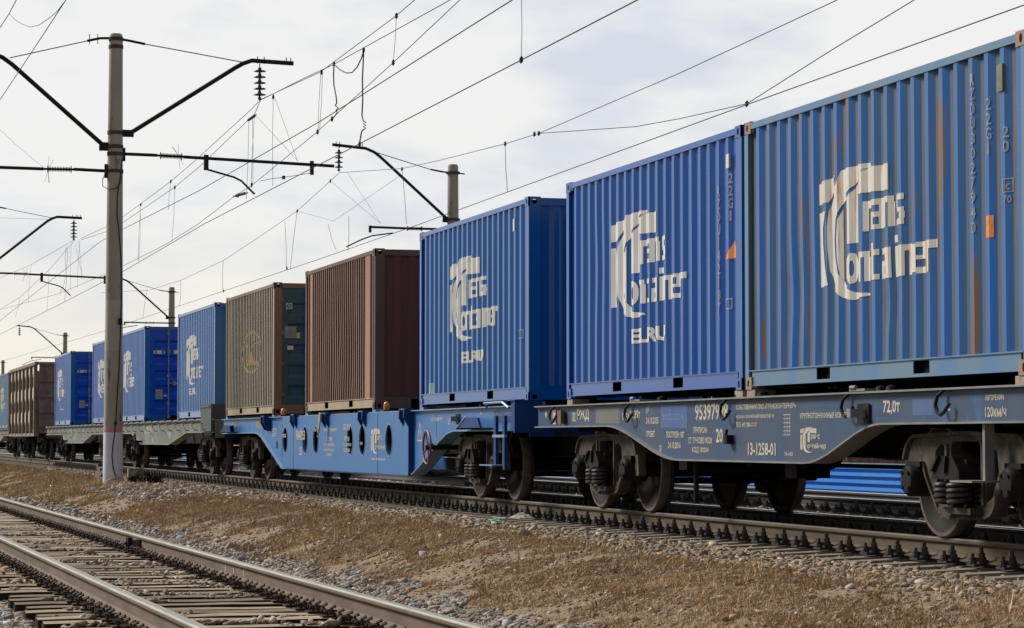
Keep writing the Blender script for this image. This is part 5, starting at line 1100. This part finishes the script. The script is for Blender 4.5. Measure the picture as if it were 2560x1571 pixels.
gy = [((687, 245), (744, 404), 9.8, 'slanting stay from the near messenger down to the console arm, right one'), ((640, 290), (744, 402), 9.8, 'slanting stay from the near insulator down to the console arm, left one'), ((868, 432), (952, 560), 14.5, 'slanting stay from the far messenger toward the container roof, steeper one'),
      ((826, 453), (950, 558), 14.5, 'slanting stay from the far messenger toward the container roof, flatter one'), ((743, 528), (834, 553), 14.5, 'nearly level stay sagging beside the far bracket'), ((834, 553), (1000, 440), 14.6, 'rising stay from the sagging one to the far bracket'), ((188, 612), (207, 695), 9.8, 'stay below the left bracket insulator')]
for a, b_, Y, lb in gy: wire(lb, [a, b_], Y, r=.0042, name='stay_wire', cat='stay wire')
# clips
cl = [(991, 40, 9.8), (983, 157, 9.8), (835, 161, 9.8), (909, 126, 9.8), (804, 181, 9.8), (683, 243, 9.8), (794, 330, 9.8), (830, 298, 9.8), (899, 361, 9.9), (1303, 150, 9.9), (1336, 336, 14.4), (1347, 334, 14.4), (1867, 260, 14.8), (1263, 360, 14.5), (559, 728, 14.8), (743, 528, 14.6), (826, 453, 14.6), (427, 454, 9.8), (437, 469, 9.8), (352, 512, 9.8), (1005, 423, 14.5), (717, 671, 14.8), (629, 463, 9.8), (595, 489, 9.8)]
for x, y, Y in cl:
    p = onY(x, y, Y); o = MB().box(-.03, .03, -.02, .02, -.035, .035).bar((-.02, 0, -.05), (.02, 0, .05), .014, 5).build('wire_clamp', M_wire); o.location = p; tag(o, 'small dark clamp on an overhead wire', 'wire clamp', 'wire clamps')
for (a, b_, lb) in [((636, 290), (622, 300), 'chunky turnbuckle just below the near insulator string'), ((612, 484), (590, 490), 'splice fitting left of the near steady arm')]:
    p, q = onY(*a, 9.8), onY(*b_, 9.8); o = MB().bar((0, 0, 0), q - p, .035).bar((q - p) * -.3, (q - p) * 1.3, .015).build('turnbuckle', M_wire); o.location = p; tag(o, lb, 'turnbuckle')
p = onY(709, 444, 9.9); o = MB().box(-.05, .05, -.03, .03, -.035, .035).build('wire_weight', M_wire); o.location = p; tag(o, 'small square block on the wire by the console end', 'wire weight')
# ------------------------------------------------------------------ small things on the ground
p = onY(258, 1188, 6.15); sg = thing('trackside_sign', 'white numbered sign plate half hidden behind the big pole foot', 'sign', (-58.2, atX(276, 1180, -58.2).y, -.15))
MB().box(-.01, .01, -.30, .10, .10, .42).build('sign_plate', M_white, sg); MB().box(-.02, -.01, -.08, -.04, 0, .3).build('post', M_black, sg)
m = MB().box(.0105, .013, -.28, .08, .36, .415); m.build('sign_stripe', M_wire, sg)
def yz_text(s_, x, y0, y1, z0, z1, root, nm, mt):
    v, f = text2d(s_); MB().add([(x, y0 + a * (y1 - y0), z0 + b_ * (z1 - z0)) for a, b_ in v], f).build(nm, mt, root, fixn=False)
yz_text('2', .013, -.24, -.10, .13, .32, sg, 'sign_number', M_wire)
q = onZ = None
rb = thing('rubble_pile', 'dark broken concrete block and brush heaped right of the pole foot', 'rubble', (-56.2, 6.85, -.12)); rs_ = random.Random(12)
def lump(m, cx_, cy_, cz_, sx_, sy_, sz_, rs_):
    rot = Matrix.Rotation(rs_.uniform(0, 3), 3, 'Z'); vs = [rot @ Vector((v[0] * sx_ * rs_.uniform(.8, 1.2), v[1] * sy_ * rs_.uniform(.8, 1.2), v[2] * sz_ * rs_.uniform(.8, 1.2))) + Vector((cx_, cy_, cz_)) for v in ICV]; m.add(vs, ICF.tolist())
m = MB().box(-.12, .12, -.22, .12, .12, .30); lump(m, 0, -.05, .2, .16, .2, .12, rs_); m.build('concrete_block', M_loc, rb)
m = MB()
for _ in range(9): lump(m, rs_.uniform(-.3, .3), rs_.uniform(-.2, .45), rs_.uniform(0, .12), .12, .13, .09, rs_)
m.build('dark_clods', M_under, rb)
m = MB()
for _ in range(120):
    a, b_ = rs_.uniform(-.3, .3), rs_.uniform(-.1, .5); m.tube([(a, b_, 0), (a + rs_.uniform(-.2, .2), b_ + rs_.uniform(-.2, .25), rs_.uniform(.05, .3))], .005, 3)
m.build('brush', M_black, rb)
def litter(px, py, Y, name, label, mt, sx_, sy_, sz_, seed):
    rs_ = random.Random(seed); d_ = ray(px, py); X = d_[0] * (Y / d_[1]); z = CAMH + d_[2] * Y / d_[1]; m = MB(); n = 7
    vs = [((i / n - .5) * sx_ + rs_.uniform(-.02, .02), (j / n - .5) * sy_ + rs_.uniform(-.02, .02), sz_ * (1 - (2 * i / n - 1) ** 2) * (1 - (2 * j / n - 1) ** 2) * rs_.uniform(.5, 1.1)) for i in range(n + 1) for j in range(n + 1)]
    m.add(vs, [(i * (n + 1) + j, (i + 1) * (n + 1) + j, (i + 1) * (n + 1) + j + 1, i * (n + 1) + j + 1) for i in range(n) for j in range(n)]); o = m.build(name, mt, fixn=False); o.location = (X, Y, z - sz_ * .3); tag(o, label, 'litter'); return o
M_bag = mat('dusty plastic', (.24, .21, .17), (.18, .16, .13), .6, 8)
litter(1305, 1290, 8.0, 'plastic_bag', 'grey crumpled plastic bag lying on gravel by the train rail', M_bag, .42, .22, .08, 1)
litter(1310, 1378, 6.9, 'plastic_scrap', 'pale plastic scrap in the middle of the dry grass', M_bag, .3, .18, .06, 2)
litter(292, 1392 - 95, 5.2, 'paper_scrap', 'white paper scrap on gravel behind the right foreground rail', M_white, .3, .15, .06, 3)
o = litter(1245, 1302, 7.85, 'green_string', 'tangle of green string on the tan gravel', mat('green string', (.05, .28, .18), (.08, .3, .2), .6, 9), .05, .05, .01, 4)
m = MB(); rs_ = random.Random(5)
for _ in range(5): m.tube([(rs_.uniform(-.25, .25), rs_.uniform(-.06, .06), rs_.uniform(0, .04)) for _ in range(5)], .006, 4)
o.data = m.build('green_string', MAT['green string']).data; bpy.data.objects.remove(bpy.data.objects['green_string.001'])
p = atX(272, 1196, -56.6); o = MB().plate([(-.16, 0), (.16, .05), (.15, .09), (-.02, .06)], [], -.05, .05).build('broken_tile', M_org); o.location = (-56.65, 6.37, -.09); o.rotation_euler = (0, 0, R(90)); tag(o, 'orange broken clay chip at the foot of the big pole', 'debris'); o.data.materials[0] = mat('clay chip', (.45, .25, .12), (.3, .17, .08), .8, 9)
